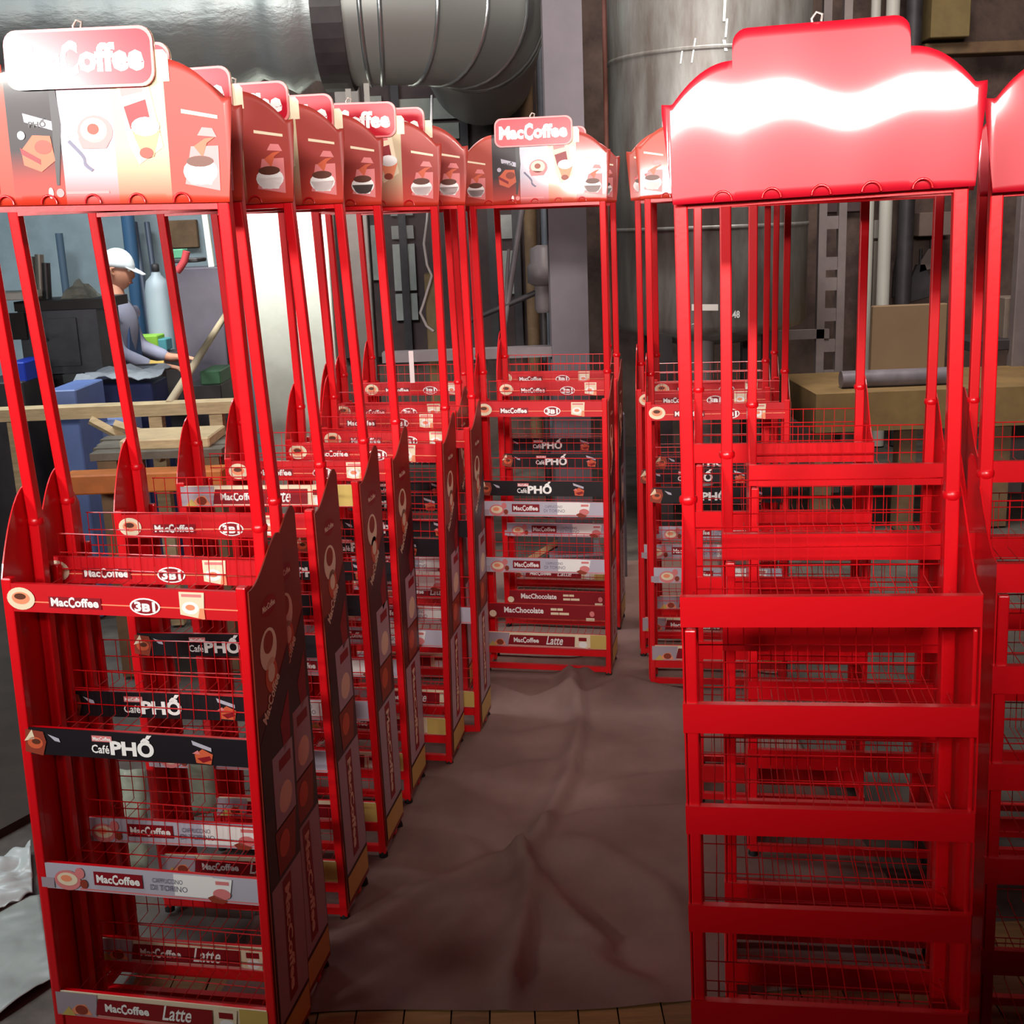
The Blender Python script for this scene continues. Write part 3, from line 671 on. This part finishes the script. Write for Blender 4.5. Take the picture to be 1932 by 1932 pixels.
# white pillar, purple grey cabinet
o, *_ = bx('white_pillar', (478, 330), (628, 850), 7.4, .35, CREAMP, 'white painted square pillar seen between the left row posts', 'pillar', zmin=0)
o, *_ = bx('steel_locker', (338, 505), (432, 900), 8.4, .45, M('locker_purple_grey', (104, 96, 106), .5, vary=.15), 'purple grey steel locker left of the white pillar', 'locker', zmin=0)
bx('steel_post', (655, 150), (700, 900), 7.6, .15, M('post_greybrown', (110, 100, 96), .6, vary=.2), 'grey brown steel post right of the white pillar', 'post', zmin=0)
bx('timber_post', (810, 515), (842, 900), 7.0, .1, M('timber_olive', (126, 108, 74), .7, vary=.3), 'olive brown timber post behind the left row end', 'post', zmin=0)
p = [at(815, 180, 7.3), at(812, 300, 7.2), at(806, 415, 7.1), at(800, 460, 7.0), at(806, 500, 6.99), at(815, 520, 6.98), at(800, 570, 6.98), at(793, 590, 6.98), at(805, 615, 6.99), at(818, 625, 6.99)]
pipe('white_cable', p, .008, M('cable_white', (190, 180, 178), .5), 'thin white cable hanging in loops beside the timber post', 'cable')
for (a, b), (c, d), lb in (((373, 300), (400, 503), 'slim white strip leaning left of the white pillar'), ((405, 300), (424, 506), 'second slim white strip leaning by the nearest rack post')):
    p0 = at(a, b, 8.55); p1 = at(c, d, 8.55); o = MB().bar(p0, p1, .028, CREAMP, 4).build('white_strip'); tag(o, lb, 'strip', 'leaning white strips')
# bench rail, hung fitting, struts in the middle
mt = empty('metal_frame_bench', (at(1000, 660, 6.4).x, 6.4, 0)); tag(mt, 'low grey metal frame bench seen through the middle rack', 'bench')
GT = M('bench_grey', (128, 118, 120), .5, vary=.2); zt = at(980, 656, 6.4).z
MB().box(at(720, 660, 6.4).x - mt.location.x, at(1078, 660, 6.4).x - mt.location.x, 0, .10, zt - .055, zt, GT).build('bench_top', mt)
for px in (735, 1068):
    for yy in (.025,): MB().box(at(px, 660, 6.4).x - mt.location.x - .025, at(px, 660, 6.4).x - mt.location.x + .025, yy, yy + .05, 0, zt - .055, GT).build('leg', mt)
for (a, b), (c, d), r, lb in (((870, 612), (1028, 545), .018, 'dark strut rising towards the column'), ((985, 395), (945, 655), .018, 'pale slanted rod seen through the middle rack'), ((960, 470), (950, 640), .010, 'thin slanted wire rod behind the middle rack')):
    o = MB().bar(at(a, b, 7.3), at(c, d, 7.3), r, DARK if r == .018 and a == 870 else GT, 6).build('strut'); tag(o, lb, 'strut')
vf = empty('wall_valve', (at(1023, 520, 7.3).x, 7.3, 0)); tag(vf, 'grey valve body fixed beside the column behind the middle rack', 'valve'); zv = at(1023, 520, 7.3).z
MB().lathe([(.05, -.06), (.09, -.04), (.09, .06), (.07, .08), (.07, .16), (.03, .18)], GT, (0, 0, zv), 12).build('valve_body', vf); MB().lathe([(.04, -.22), (.05, -.20), (.05, -.06)], GT, (0, 0, zv), 12).build('valve_stem', vf)
MB().bar((0, 0, zv - .2), (0, .0, .0), .02, DARK, 6).build('riser_pipe', vf)

# left: worker, machine, benches
def person():
    S = at(182, 480, 7.75); x0 = S.x; yy = 7.75; top = S.z + .005
    k = top/1.74
    t = empty('person', (x0, yy, 0)); tag(t, 'person in a white cap and lilac grey shirt bending over the machine', 'person')
    SK = M('skin', (196, 138, 112), .6); SH = M('shirt_lilac_grey', (150, 150, 172), .85, vary=.12, scale=12); TR = M('trousers_navy', (40, 52, 90), .85); CAP = M('cap_white', (216, 222, 226), .8); AP = M('apron_blue', (52, 78, 120), .8); GLV = M('glove_yellow', (214, 180, 96), .8)
    P = {}; E_ = []; Rr = {}
    def sk(name, verts, edges, m, root=0, sub=2):
        me = bpy.data.meshes.new(name); me.from_pydata([v[:3] for v in verts], edges, []); me.materials.append(m)
        o = bpy.data.objects.new(name, me); COL.objects.link(o); o.parent = t
        md = o.modifiers.new('skin', 'SKIN'); md.use_smooth_shade = True
        for i, v in enumerate(verts):
            sv = me.skin_vertices[0].data[i]; sv.radius = (v[3], v[4] if len(v) > 4 else v[3]); sv.use_root = (i == root)
        s = o.modifiers.new('sub', 'SUBSURF'); s.levels = sub; s.render_levels = sub; return o
    # facing +x, leaning a little forward; y is depth
    V = [(0, 0, .93*k, .13), (.02, 0, 1.12*k, .125), (.05, 0, 1.30*k, .14), (.07, 0, 1.42*k, .10), (.09, 0, 1.50*k, .052), (.105, 0, 1.575*k, .055),
         (.06, -.17, 1.38*k, .055), (.14, -.23, 1.12*k, .042), (.34, -.20, 1.02*k, .032), (.42, -.19, 1.02*k, .026),
         (.06, .17, 1.38*k, .055), (.14, .22, 1.12*k, .042), (.34, .18, 1.04*k, .032), (.42, .17, 1.04*k, .026),
         (0, -.09, .88*k, .10), (.03, -.10, .50*k, .065), (-.01, -.10, .10*k, .045), (.12, -.11, .03, .038),
         (0, .09, .88*k, .10), (.03, .10, .50*k, .065), (-.01, .10, .10*k, .045), (.12, .11, .03, .038)]
    E = [(0, 1), (1, 2), (2, 3), (3, 4), (4, 5), (3, 6), (6, 7), (7, 8), (8, 9), (3, 10), (10, 11), (11, 12), (12, 13), (0, 14), (14, 15), (15, 16), (16, 17), (0, 18), (18, 19), (19, 20), (20, 21)]
    for wv, sy in ((9, -1), (13, 1)):     # palm to fingers and thumb
        b = Vector(V[wv][:3])
        for j, ln in enumerate((.07, .08, .078, .06)):
            dy = (-.027 + .018*j)*1.0; i0 = len(V)
            V.append((b.x + .04, b.y + dy, b.z - .002, .010)); V.append((b.x + .04 + ln*.6, b.y + dy*1.1, b.z - .012, .009)); V.append((b.x + .04 + ln*.85, b.y + dy*1.1, b.z - .035, .008))
            E += [(wv, i0), (i0, i0+1), (i0+1, i0+2)]
        i0 = len(V); V.append((b.x + .012, b.y - sy*.034, b.z - .006, .011)); V.append((b.x + .05, b.y - sy*.05, b.z - .02, .009)); E += [(wv, i0), (i0, i0+1)]
    body = sk('body', V, E, SK)
    big = lambda idx, g: [(V[i][0], V[i][1], V[i][2], V[i][3]*g) for i in idx]
    ids = [0, 1, 2, 3, 4, 6, 7, 8, 10, 11, 12]; mp = {v: i for i, v in enumerate(ids)}
    sk('shirt', big(ids, 1.34), [(mp[a], mp[b]) for a, b in E if a in mp and b in mp], SH)
    ids = [0, 14, 15, 16, 18, 19, 20]; mp2 = {v: i for i, v in enumerate(ids)}
    sk('trousers', big(ids, 1.15), [(mp2[a], mp2[b]) for a, b in E if a in mp2 and b in mp2], TR)
    # head: shaped sphere
    bm = bmesh.new(); bmesh.ops.create_uvsphere(bm, u_segments=24, v_segments=18, radius=1)
    for v in bm.verts:
        x, y, z = v.co
        nx = x*.098; ny = y*.076; nz = z*.118
        if z < 0: ny *= 1 + .22*z; nx *= 1 + .06*z; nx += .016*(-z)
        if x > .75 and -.28 < z < .12 and abs(y) < .2: nx += .022*(1 - abs(y)/.2)*(1 - abs(z + .1)/.3)
        if x > .6 and .0 < z < .28 and .2 < abs(y) < .6: nx -= .010
        if x > .7 and -.62 < z < -.45 and abs(y) < .4: nx += .006
        v.co = (nx, ny, nz)
    me = bpy.data.meshes.new('head'); bm.to_mesh(me); bm.free(); me.materials.append(SK); me.polygons.foreach_set('use_smooth', [True]*len(me.polygons))
    hd = bpy.data.objects.new('head', me); COL.objects.link(hd); hd.parent = body; hd.location = (.12, 0, 1.625*k); hd.rotation_euler = (0, .18, 0)
    for sy in (-1, 1):
        e = MB().lathe([(.004, -.009), (.009, -.005), (.010, 0), (.009, .005), (.004, .009)], M('eye_white', (235, 232, 226), .3), (0, 0, 0), 8).build('eye', hd, (.083, sy*.032, .018))
        MB().tube([(.0, sy*.074, -.02), (-.012, sy*.084, -.01), (-.014, sy*.086, .02), (.004, sy*.078, .026)], .010, SK, 6).build('ear', hd)
    MB().tube([(.088, -.024, -.062), (.099, 0, -.060), (.088, .024, -.062)], .005, M('lips', (160, 88, 80), .5), 6).build('mouth', hd)
    bm = bmesh.new(); bmesh.ops.create_uvsphere(bm, u_segments=24, v_segments=14, radius=1)
    bmesh.ops.delete(bm, geom=[v for v in bm.verts if v.co.z < -.08 and v.co.x > -.55 or v.co.z < -.45], context='VERTS')
    for v in bm.verts: v.co = (v.co.x*.112 - .004, v.co.y*.088, v.co.z*.118 + .028)
    me = bpy.data.meshes.new('cap'); bm.to_mesh(me); bm.free(); me.materials.append(CAP); me.polygons.foreach_set('use_smooth', [True]*len(me.polygons))
    cp = bpy.data.objects.new('cap', me); COL.objects.link(cp); cp.parent = hd; s = cp.modifiers.new('solid', 'SOLIDIFY'); s.thickness = .006
    MB().prism([(.07, -.07), (.13, -.06), (.172, -.03), (.176, 0), (.172, .03), (.13, .06), (.07, .07)], lambda a, b, tt: (a, b, .035 - (a - .07)*.35 + tt), .006, CAP).build('visor', cp)
    MB().tube([(-.085, -.04, -.03), (-.095, 0, -.05), (-.085, .04, -.03)], .022, M('hair_grey', (110, 100, 96), .9), 8).build('hair', hd)
    MB().prism([(-.14, .55), (.14, .55), (.15, 1.0), (.10, 1.28), (-.10, 1.28), (-.15, 1.0)], lambda a, b, tt: (.175 - tt + (b - 1)*.05, a, b*k), .012, AP).build('apron', body)
    MB().tube([(.30, -.205, 1.035*k), (.36, -.197, 1.02*k), (.41, -.19, 1.02*k)], .040, GLV, 10).build('glove_cuff', body)
person()

mach = empty('lathe_machine', (at(120, 640, 6.9).x, 6.9, 0)); tag(mach, 'large grey metalworking machine in front of the pale wall', 'machine')
def mpart(name, p0, p1, dy, dep, m, zmin=None):
    A = at(p0[0], (p0[1]+p1[1])/2, 6.9); B = at(p1[0], (p0[1]+p1[1])/2, 6.9); T = at((p0[0]+p1[0])/2, p0[1], 6.9); U = at((p0[0]+p1[0])/2, p1[1], 6.9)
    ox = mach.location.x; return MB().box(A.x - ox, B.x - ox, dy, dy + dep, U.z if zmin is None else zmin, T.z, m).build(name, mach)
mpart('machine_body', (40, 580), (188, 705), 0, .4, GREYM); mpart('top_plate', (30, 566), (200, 584), -.03, .44, DARK); mpart('front_panel', (96, 600), (150, 690), -.02, .02, GREYM)
mpart('machine_base', (10, 705), (285, 860), .05, .35, DARK, 0); mpart('chip_tray', (130, 700), (280, 716), -.1, .3, STEEL); mpart('lever_box', (20, 590), (52, 640), -.03, .04, DARK)
pz = at(90, 640, 6.9); MB().bar((pz.x - mach.location.x, -.02, pz.z), (pz.x - mach.location.x + .02, -.16, pz.z + .05), .012, STEEL, 8).build('hand_lever', mach)
for i, (px, h) in enumerate(((64, 484), (78, 480), (90, 496))):
    p = at(px, 570, 7.1); q = at(px - 4, h, 7.1); o = MB().bar((p.x, p.y, p.z), (q.x, q.y, q.z), .026, M('tube_%d' % i, ((120, 122, 118), (170, 168, 158), (84, 84, 86))[i], .4, .5), 12).build('steel_tube'); tag(o, ('left grey tube standing on the machine top', 'middle pale tube standing on the machine top', 'right dark tube standing on the machine top')[i], 'tube', 'tubes standing on the machine')
mb = MB(); ps = [at(118, 568, 7.05), at(184, 568, 7.05), at(146, 526, 7.05)]
SP = M('rag_grey_white', (168, 170, 160), .8, vary=.4, scale=14)
c = (ps[0] + ps[1])/2; vs = [(ps[0].x, 6.95, ps[0].z), (ps[1].x, 6.95, ps[1].z), (ps[1].x, 7.25, ps[1].z), (ps[0].x, 7.25, ps[0].z), (ps[2].x, 7.08, ps[2].z)]
bm = bmesh.new(); bv = [bm.verts.new(v) for v in vs]
for f in ((0, 1, 4), (1, 2, 4), (2, 3, 4), (3, 0, 4), (3, 2, 1, 0)): bm.faces.new([bv[i] for i in f])
bmesh.ops.subdivide_edges(bm, edges=bm.edges[:], cuts=5, use_grid_fill=True)
for v in bm.verts: v.co += Vector((noise.noise(v.co*22), noise.noise(v.co*22 + Vector((5, 0, 0))), abs(noise.noise(v.co*22 + Vector((0, 5, 0)))) if v.co.z < ps[0].z + .01 else noise.noise(v.co*25)))*.016
me = bpy.data.meshes.new('rag_heap'); bm.to_mesh(me); bm.free(); me.materials.append(SP); o = bpy.data.objects.new('rag_heap', me); COL.objects.link(o); tag(o, 'pointed heap of pale rags on the machine top', 'rags')
bx('white_box_lid', (-40, 553), (42, 568), 6.7, .3, CREAMP, 'flat white lid on the machine at the left edge', 'lid')
bx('blue_bin', (14, 684), (48, 722), 6.3, .3, M('bin_blue', (36, 66, 190), .45), 'small bright blue bin at the left edge', 'bin')
bx('bench_under_bin', (-40, 722), (52, 860), 6.25, .4, DARK, 'dark bench under the bright blue bin', 'bench', zmin=0)
bx('lime_box', (250, 634), (298, 664), 8.16, .18, M('lime_green', (150, 205, 70), .5), 'lime green box on the workbench behind the worker', 'box')
bx('teal_box', (297, 640), (314, 662), 8.17, .15, M('teal_end', (80, 150, 160), .5), 'small teal box beside the lime green box', 'box')
bx('workbench', (230, 666), (345, 820), 8.15, .22, DARK, 'dark brown workbench carrying the lime green box', 'bench', zmin=0)
o, *_ = bx('blue_cabinet', (96, 736), (152, 890), 5.6, .4, BLUEM, 'tall light blue cabinet at the left behind the nearest racks', 'cabinet', zmin=0)
bx('blue_crate', (178, 800), (232, 876), 5.9, .35, M('crate_lilac_blue', (128, 144, 190), .5, vary=.15), 'lilac blue crate under the pale timber trestle', 'crate', zmin=0)
bx('navy_chest', (140, 726), (290, 800), 6.3, .3, M('chest_navy', (48, 60, 110), .6, vary=.2), 'navy chest under crumpled grey paper', 'chest', zmin=0)
# crumpled paper on the chest
vs = []; n = 12; a = at(138, 724, 6.2); b = at(286, 724, 6.2)
for j in range(7):
    for i in range(n+1):
        x = a.x + (b.x - a.x)*i/n; y = 6.2 + .4*j/6; vs.append((x, y, a.z + .006 + .09*abs(noise.noise(Vector((x*7, y*9, 2))))))
o = MB().add(vs, [(j*(n+1)+i, j*(n+1)+i+1, (j+1)*(n+1)+i+1, (j+1)*(n+1)+i) for j in range(6) for i in range(n)], M('paper_grey', (150, 156, 164), .7, vary=.2)).build('crumpled_paper'); tag(o, 'crumpled pale grey paper lying on the navy chest', 'paper'); s = o.modifiers.new('s', 'SOLIDIFY'); s.thickness = .004
# timber trestle
trs = empty('timber_trestle', (at(220, 775, 5.4).x, 5.4, 0)); tag(trs, 'pale timber trestle with a long top board and slanted brace', 'trestle')
z1 = at(220, 766, 5.4).z; z0 = at(220, 788, 5.4).z; ox = trs.location.x
MB().box(at(-60, 775, 5.4).x - ox, at(440, 775, 5.4).x - ox, 0, .12, z0, z1, WOOD).build('top_board', trs)
for a, b, c, d in ((170, 792, 300, 868), (215, 800, 400, 868)):
    p, q = at(a, b, 5.38), at(c, d, 5.38); MB().bar((p.x - ox, -.02, p.z), (q.x - ox, .02, q.z), .022, WOOD, 4).build('brace', trs)
for px in (290, 405, 20):
    x = at(px, 800, 5.4).x - ox; MB().box(x - .03, x + .03, .03, .09, 0, z0, WOOD).build('leg', trs)
bx('pallet_board', (225, 828), (395, 848), 4.8, .3, WOOD, 'pale board lying low behind the left row', 'board')
bx('orange_beam', (115, 893), (420, 930), 4.55, .12, ORNG, 'orange painted beam lying on the floor behind the left row', 'beam')
lp = empty('low_platform', (at(295, 870, 4.9).x, 4.75, 0)); tag(lp, 'grey planked platform behind the orange beam', 'platform')
zt = at(295, 852, 4.75).z; PG = M('platform_grey', (112, 104, 92), .8, vary=.4, scale=8); a0 = at(170, 870, 4.75).x - lp.location.x; a1 = at(420, 870, 4.75).x - lp.location.x
for k in range(4): MB().box(a0 - .02*k, a1 + .015*(k % 2), .105*k, .105*k + .095, zt - .03, zt + .004*(k % 2), PG).build('plank', lp)
for x in (a0 + .06, a1 - .06): MB().box(x - .04, x + .04, .02, .40, 0, zt - .03, WOODB).build('leg', lp)
o = MB().bar(at(318, 764, 5.46), at(428, 590, 8.36), .022, M('stick_tan', (176, 158, 130), .7), 6).build('long_stick'); tag(o, 'long tan stick leaning diagonally in front of the locker', 'stick')
p = at(238, 420, 9.3); pipe('blue_pipe', [(p.x, 9.35, 0), (p.x, 9.35, 6)], .05, M('pipe_blue', (66, 104, 140), .5), 'blue vertical pipe on the pale back wall', 'pipe', n=12)
p = at(112, 520, 9.3); pipe('grey_rod', [(p.x, 9.4, 0), (p.x, 9.4, at(112, 440, 9.4).z)], .03, M('rod_slate', (84, 104, 122), .5), 'slate rod standing against the pale back wall', 'rod')
for px, lb in ((262, 'slanted dark pipe right of the worker'), (285, 'second dark pipe by the gas cylinder')):
    o = MB().bar(at(px - 8, 420, 9.50), at(px + 44, 800, 8.9), .022, M('pipe_slate', (72, 80, 96), .5), 8).build('slanted_pipe'); tag(o, lb, 'pipe')
gc = empty('gas_cylinder', (at(303, 600, 8.55).x, 8.55, 0)); tag(gc, 'pale grey gas cylinder standing right of the worker', 'cylinder'); zz = at(303, 505, 8.5).z
MB().lathe([(.085, .0), (.09, .02), (.09, zz - .16), (.075, zz - .09), (.035, zz - .05), (.03, zz - .03)], M('cylinder_grey', (170, 182, 188), .45), n=16).build('cylinder_body', gc); MB().lathe([(.02, zz - .03), (.028, zz - .02), (.028, zz + .02), (.012, zz + .03)], DARK, n=10).build('valve', gc)
bx('green_box', (326, 470), (346, 488), 7.8, .12, M('box_green', (74, 136, 104), .5), 'small green box on the wall shelf beside the locker', 'box')
o = MB().tube([at(352, 474, 7.7), at(348, 492, 7.7), at(340, 505, 7.7), at(334, 512, 7.7)], .024, M('hose_red', (176, 60, 66), .5), 8).build('red_hose'); tag(o, 'short red hose hanging by the small green box', 'hose')
bx('wall_shelf', (318, 488), (372, 496), 7.75, .25, DARK, 'small dark shelf under the green box', 'shelf')
bx('brown_board', (320, 415), (372, 468), 9.54, .06, WOODB, 'small brown board on the pale wall', 'board')
bx('green_crate', (378, 700), (416, 726), 6.6, .3, M('crate_green', (70, 120, 84), .6), 'dull green crate behind the leaning stick', 'crate')
bx('crate_stack', (360, 726), (425, 900), 6.6, .4, DARK, 'dark stand under the dull green crate', 'stand', zmin=0)

# white plastic sheets on the floor at far left
PLS = M('plastic_sheet', (190, 196, 192), .35, vary=.15, scale=5)
def sheet(name, quad, label, amp=.03, m=PLS):
    n = 44; P = [fl(*q) for q in quad]; vs = []
    for j in range(n+1):
        for i in range(n+1):
            u, v = i/n, j/n; p = (P[0]*(1-u) + P[1]*u)*(1-v) + (P[3]*(1-u) + P[2]*u)*v
            vs.append((p.x, p.y, .002 + amp*abs(noise.noise(Vector((p.x*6, p.y*6, 3)))) + amp*.4*abs(noise.noise(Vector((p.x*17, p.y*17, 1))))))
    o = MB().add(vs, [(j*(n+1)+i, j*(n+1)+i+1, (j+1)*(n+1)+i+1, (j+1)*(n+1)+i) for j in range(n) for i in range(n)], m, True).build(name); tag(o, label, 'sheet'); s = o.modifiers.new('s', 'SOLIDIFY'); s.thickness = .002
sheet('plastic_sheet', [(-160, 1720), (60, 1600), (62, 1690), (-80, 1770)], 'crumpled white plastic sheet on the floor left of the nearest rack', .09)
sheet('floor_film', [(-250, 1760), (75, 1690), (100, 1850), (-200, 2050)], 'grey film spread over the floor at the lower left corner', .02, M('film_grey', (150, 156, 150), .4, vary=.25, scale=6))
P = [fl(*q) for q in ((-260, 1040), (60, 1010), (66, 1540), (-230, 1700))]
o = MB().prism([(p.x, p.y) for p in P][::-1], lambda a, b, t: (a, b, -.012 + t), .03, M('slab_dark_brown', (58, 46, 38), .85, vary=.4, scale=5, bump=.2)).build('dark_floor_slab', fix=True); tag(o, 'dark brown slab added for the darker floor left of the nearest rack', 'board')  # slab added to give the floor its darker tone here
# paper and plastic scraps under the left row
for i, (q, lb) in enumerate((([(225, 1450), (275, 1450), (280, 1640), (235, 1640)], 'pale green white plastic strip on the floor behind the nearest rack'), ([(350, 1400), (400, 1400), (410, 1530), (365, 1540)], 'second plastic strip behind the nearest rack, left of the aisle'))):
    P = [at(*p, 2.9) for p in q]
    n = 10; vs = []
    for j in range(n+1):
        for u in (0, .33, .66, 1):
            v = j/n; p = (P[0]*(1-u) + P[1]*u)*(1-v) + (P[3]*(1-u) + P[2]*u)*v; vs.append((p.x, p.y + .02*noise.noise(Vector((u*4, v*9, i))), p.z))
    o = MB().add(vs, [(j*4+k, j*4+k+1, (j+1)*4+k+1, (j+1)*4+k) for j in range(n) for k in range(3)], M('plastic_greenish', (178, 190, 170), .4, vary=.35, scale=14), True).build('plastic_strip'); s = o.modifiers.new('s', 'SOLIDIFY'); s.thickness = .003; tag(o, lb, 'plastic strip', 'hanging plastic strips')

# right: rack upright, plywood, hanging tools, workbench, rolled pipe
BG = M('upright_grey', (120, 108, 106), .6, vary=.2)
up_ = empty('slotted_upright', (at(1590, 550, 7.65).x, 7.65, 0)); tag(up_, 'grey ladder shaped steel upright right of the tank', 'upright')
for px in (1570, 1608):
    x = at(px, 550, 7.4).x - up_.location.x; MB().box(x - .025, x + .025, 0, .05, 0, 3.2, BG).build('stile', up_)
for py in (420, 500, 540, 600, 660, 720): z = at(1590, py, 7.4).z; MB().box(at(1570, 550, 7.4).x - up_.location.x, at(1608, 550, 7.4).x - up_.location.x, .01, .04, z - .04, z + .04, BG).build('rung', up_)
MB().box(at(1440, 640, 7.4).x - up_.location.x, at(1585, 640, 7.4).x - up_.location.x, .0, .05, at(1520, 648, 7.4).z, at(1520, 630, 7.4).z, BG).build('cross_rail', up_)
bx('paper_sheet', (1650, 415), (1673, 450), 9.57, .03, M('paper_dull', (176, 168, 158), .8), 'dull paper square pinned on the brown wall', 'paper')
bx('wall_strip', (1648, 455), (1672, 578), 9.57, .03, M('strip_dull', (150, 138, 126), .8), 'long dull grey strip hanging on the brown wall', 'strip')
bx('plywood_sheet', (1645, 575), (1785, 726), 7.2, .05, M('plywood_brown', (128, 104, 78), .8, vary=.15, scale=2), 'brown plywood sheet standing behind the right hand workbench', 'board')
bx('wall_cabinet', (1735, 400), (1800, 445), 9.28, .32, M('cab_brown', (112, 94, 86), .7, vary=.2), 'brown wall cabinet seen through the nearest plain rack', 'cabinet')
for i, (a, b, c, d) in enumerate(((1690, 470, 1712, 560), (1716, 500, 1760, 570), (1738, 470, 1778, 512))):
    t = empty('hanging_tool', (at((a+c)/2, b, 9.55).x, 9.55, 0)); tag(t, ('long dark tool hanging left of the others on the brown wall', 'broad dark tool hanging lowest on the brown wall', 'short pale tool hanging on the brown wall')[i], 'tool', 'tools on the brown wall')
    A = at(a, b, 9.55); B = at(c, d, 9.55); zt = A.z; zb = B.z; hw_ = (B.x - A.x)/2; mm = M('tool_pale', (130, 112, 106), .6) if i == 2 else DARK
    MB().prism([(-hw_, zb), (hw_, zb + .05), (hw_*.8, zb + (zt-zb)*.6), (hw_*.3, zt), (-hw_*.3, zt), (-hw_*.9, zb + (zt-zb)*.5)], lambda p, q, tt: (p, tt, q), .05, mm).build('tool_head', t)
    MB().bar((0, .02, zt), (0, .02, zt + .12), .012, DARK, 6).build('tool_handle', t)
wb = empty('workbench', (at(1700, 745, 6.6).x, 6.6, 0)); tag(wb, 'yellow brown wooden workbench behind the plain right hand racks', 'bench')
z1 = at(1700, 738, 6.6).z; ox = wb.location.x; WY = M('bench_ochre', (136, 108, 66), .75, vary=.3, scale=5)
MB().box(at(1540, 745, 6.6).x - ox, at(2050, 745, 6.6).x - ox, 0, .9, z1 - .22, z1, WY).build('bench_top', wb)
for px in (1560, 1720, 1900):
    x = at(px, 800, 6.6).x - ox; MB().box(x - .05, x + .05, .05, .15, 0, z1 - .22, WOODB).build('leg', wb)
p, q = at(1586, 724, 6.8), at(1800, 718, 6.8); o = MB().tube([(p.x, 6.8, z1 + .05), ((p.x+q.x)/2, 6.8, z1 + .05), (q.x, 6.8, z1 + .05)], .05, M('roll_grey', (120, 112, 118), .4, vary=.35, scale=9), 14).build('metal_roll'); tag(o, 'grey metal pipe lying along the workbench', 'pipe')
bx('yellow_box', (1758, -20), (1832, 70), 9.28, .32, M('box_mustard', (132, 112, 70), .8, vary=.2), 'mustard box high on the wall above the right hand racks', 'box')
bx('wall_beam', (1745, 78), (1960, 100), 9.38, .22, WOODB, 'brown beam along the wall under the mustard box', 'beam')
bx('wall_panel', (1560, 50), (1640, 400), 9.54, .06, M('panel_plum', (84, 66, 66), .8, vary=.25), 'dull plum wall panel beside the tank', 'panel')
bx('grey_box', (1895, 560), (1990, 640), 7.6, .2, M('panel_greybrown', (128, 112, 100), .7, vary=.2), 'grey brown box on the shelf at the right edge', 'box')
bx('edge_shelf', (1830, 640), (2000, 660), 7.5, .4, DARK, 'dark shelf at the right edge under the grey brown box', 'shelf')
bx('edge_post', (1914, 300), (1950, 900), 7.45, .08, BG, 'grey post at the right edge of the photo', 'post', zmin=0)
bx('grey_carton', (1160, 780), (1180, 870), 5.9, .2, M('carton_grey', (96, 84, 92), .7), 'small grey carton standing in the gap beside the middle row', 'carton', zmin=0)

# small things between the rows
p = at(775, 662, 4.66); o = MB().box(-.009, .009, -.002, .002, -.125, 0, M('tag_white', (220, 206, 204), .6)).build('paper_tag', loc=(p.x, p.y, p.z)); tag(o, 'white paper tag hanging from the wire of a far rack in the left row', 'tag')
a, b = fl(985, 1075), fl(1115, 1003); o = MB().bar((a.x, a.y, .03), (b.x, b.y, .06), .022, M('plank_tan', (170, 128, 92), .7, vary=.3), 4).build('loose_batten'); tag(o, 'tan wooden batten lying on the floor behind the middle row', 'batten')
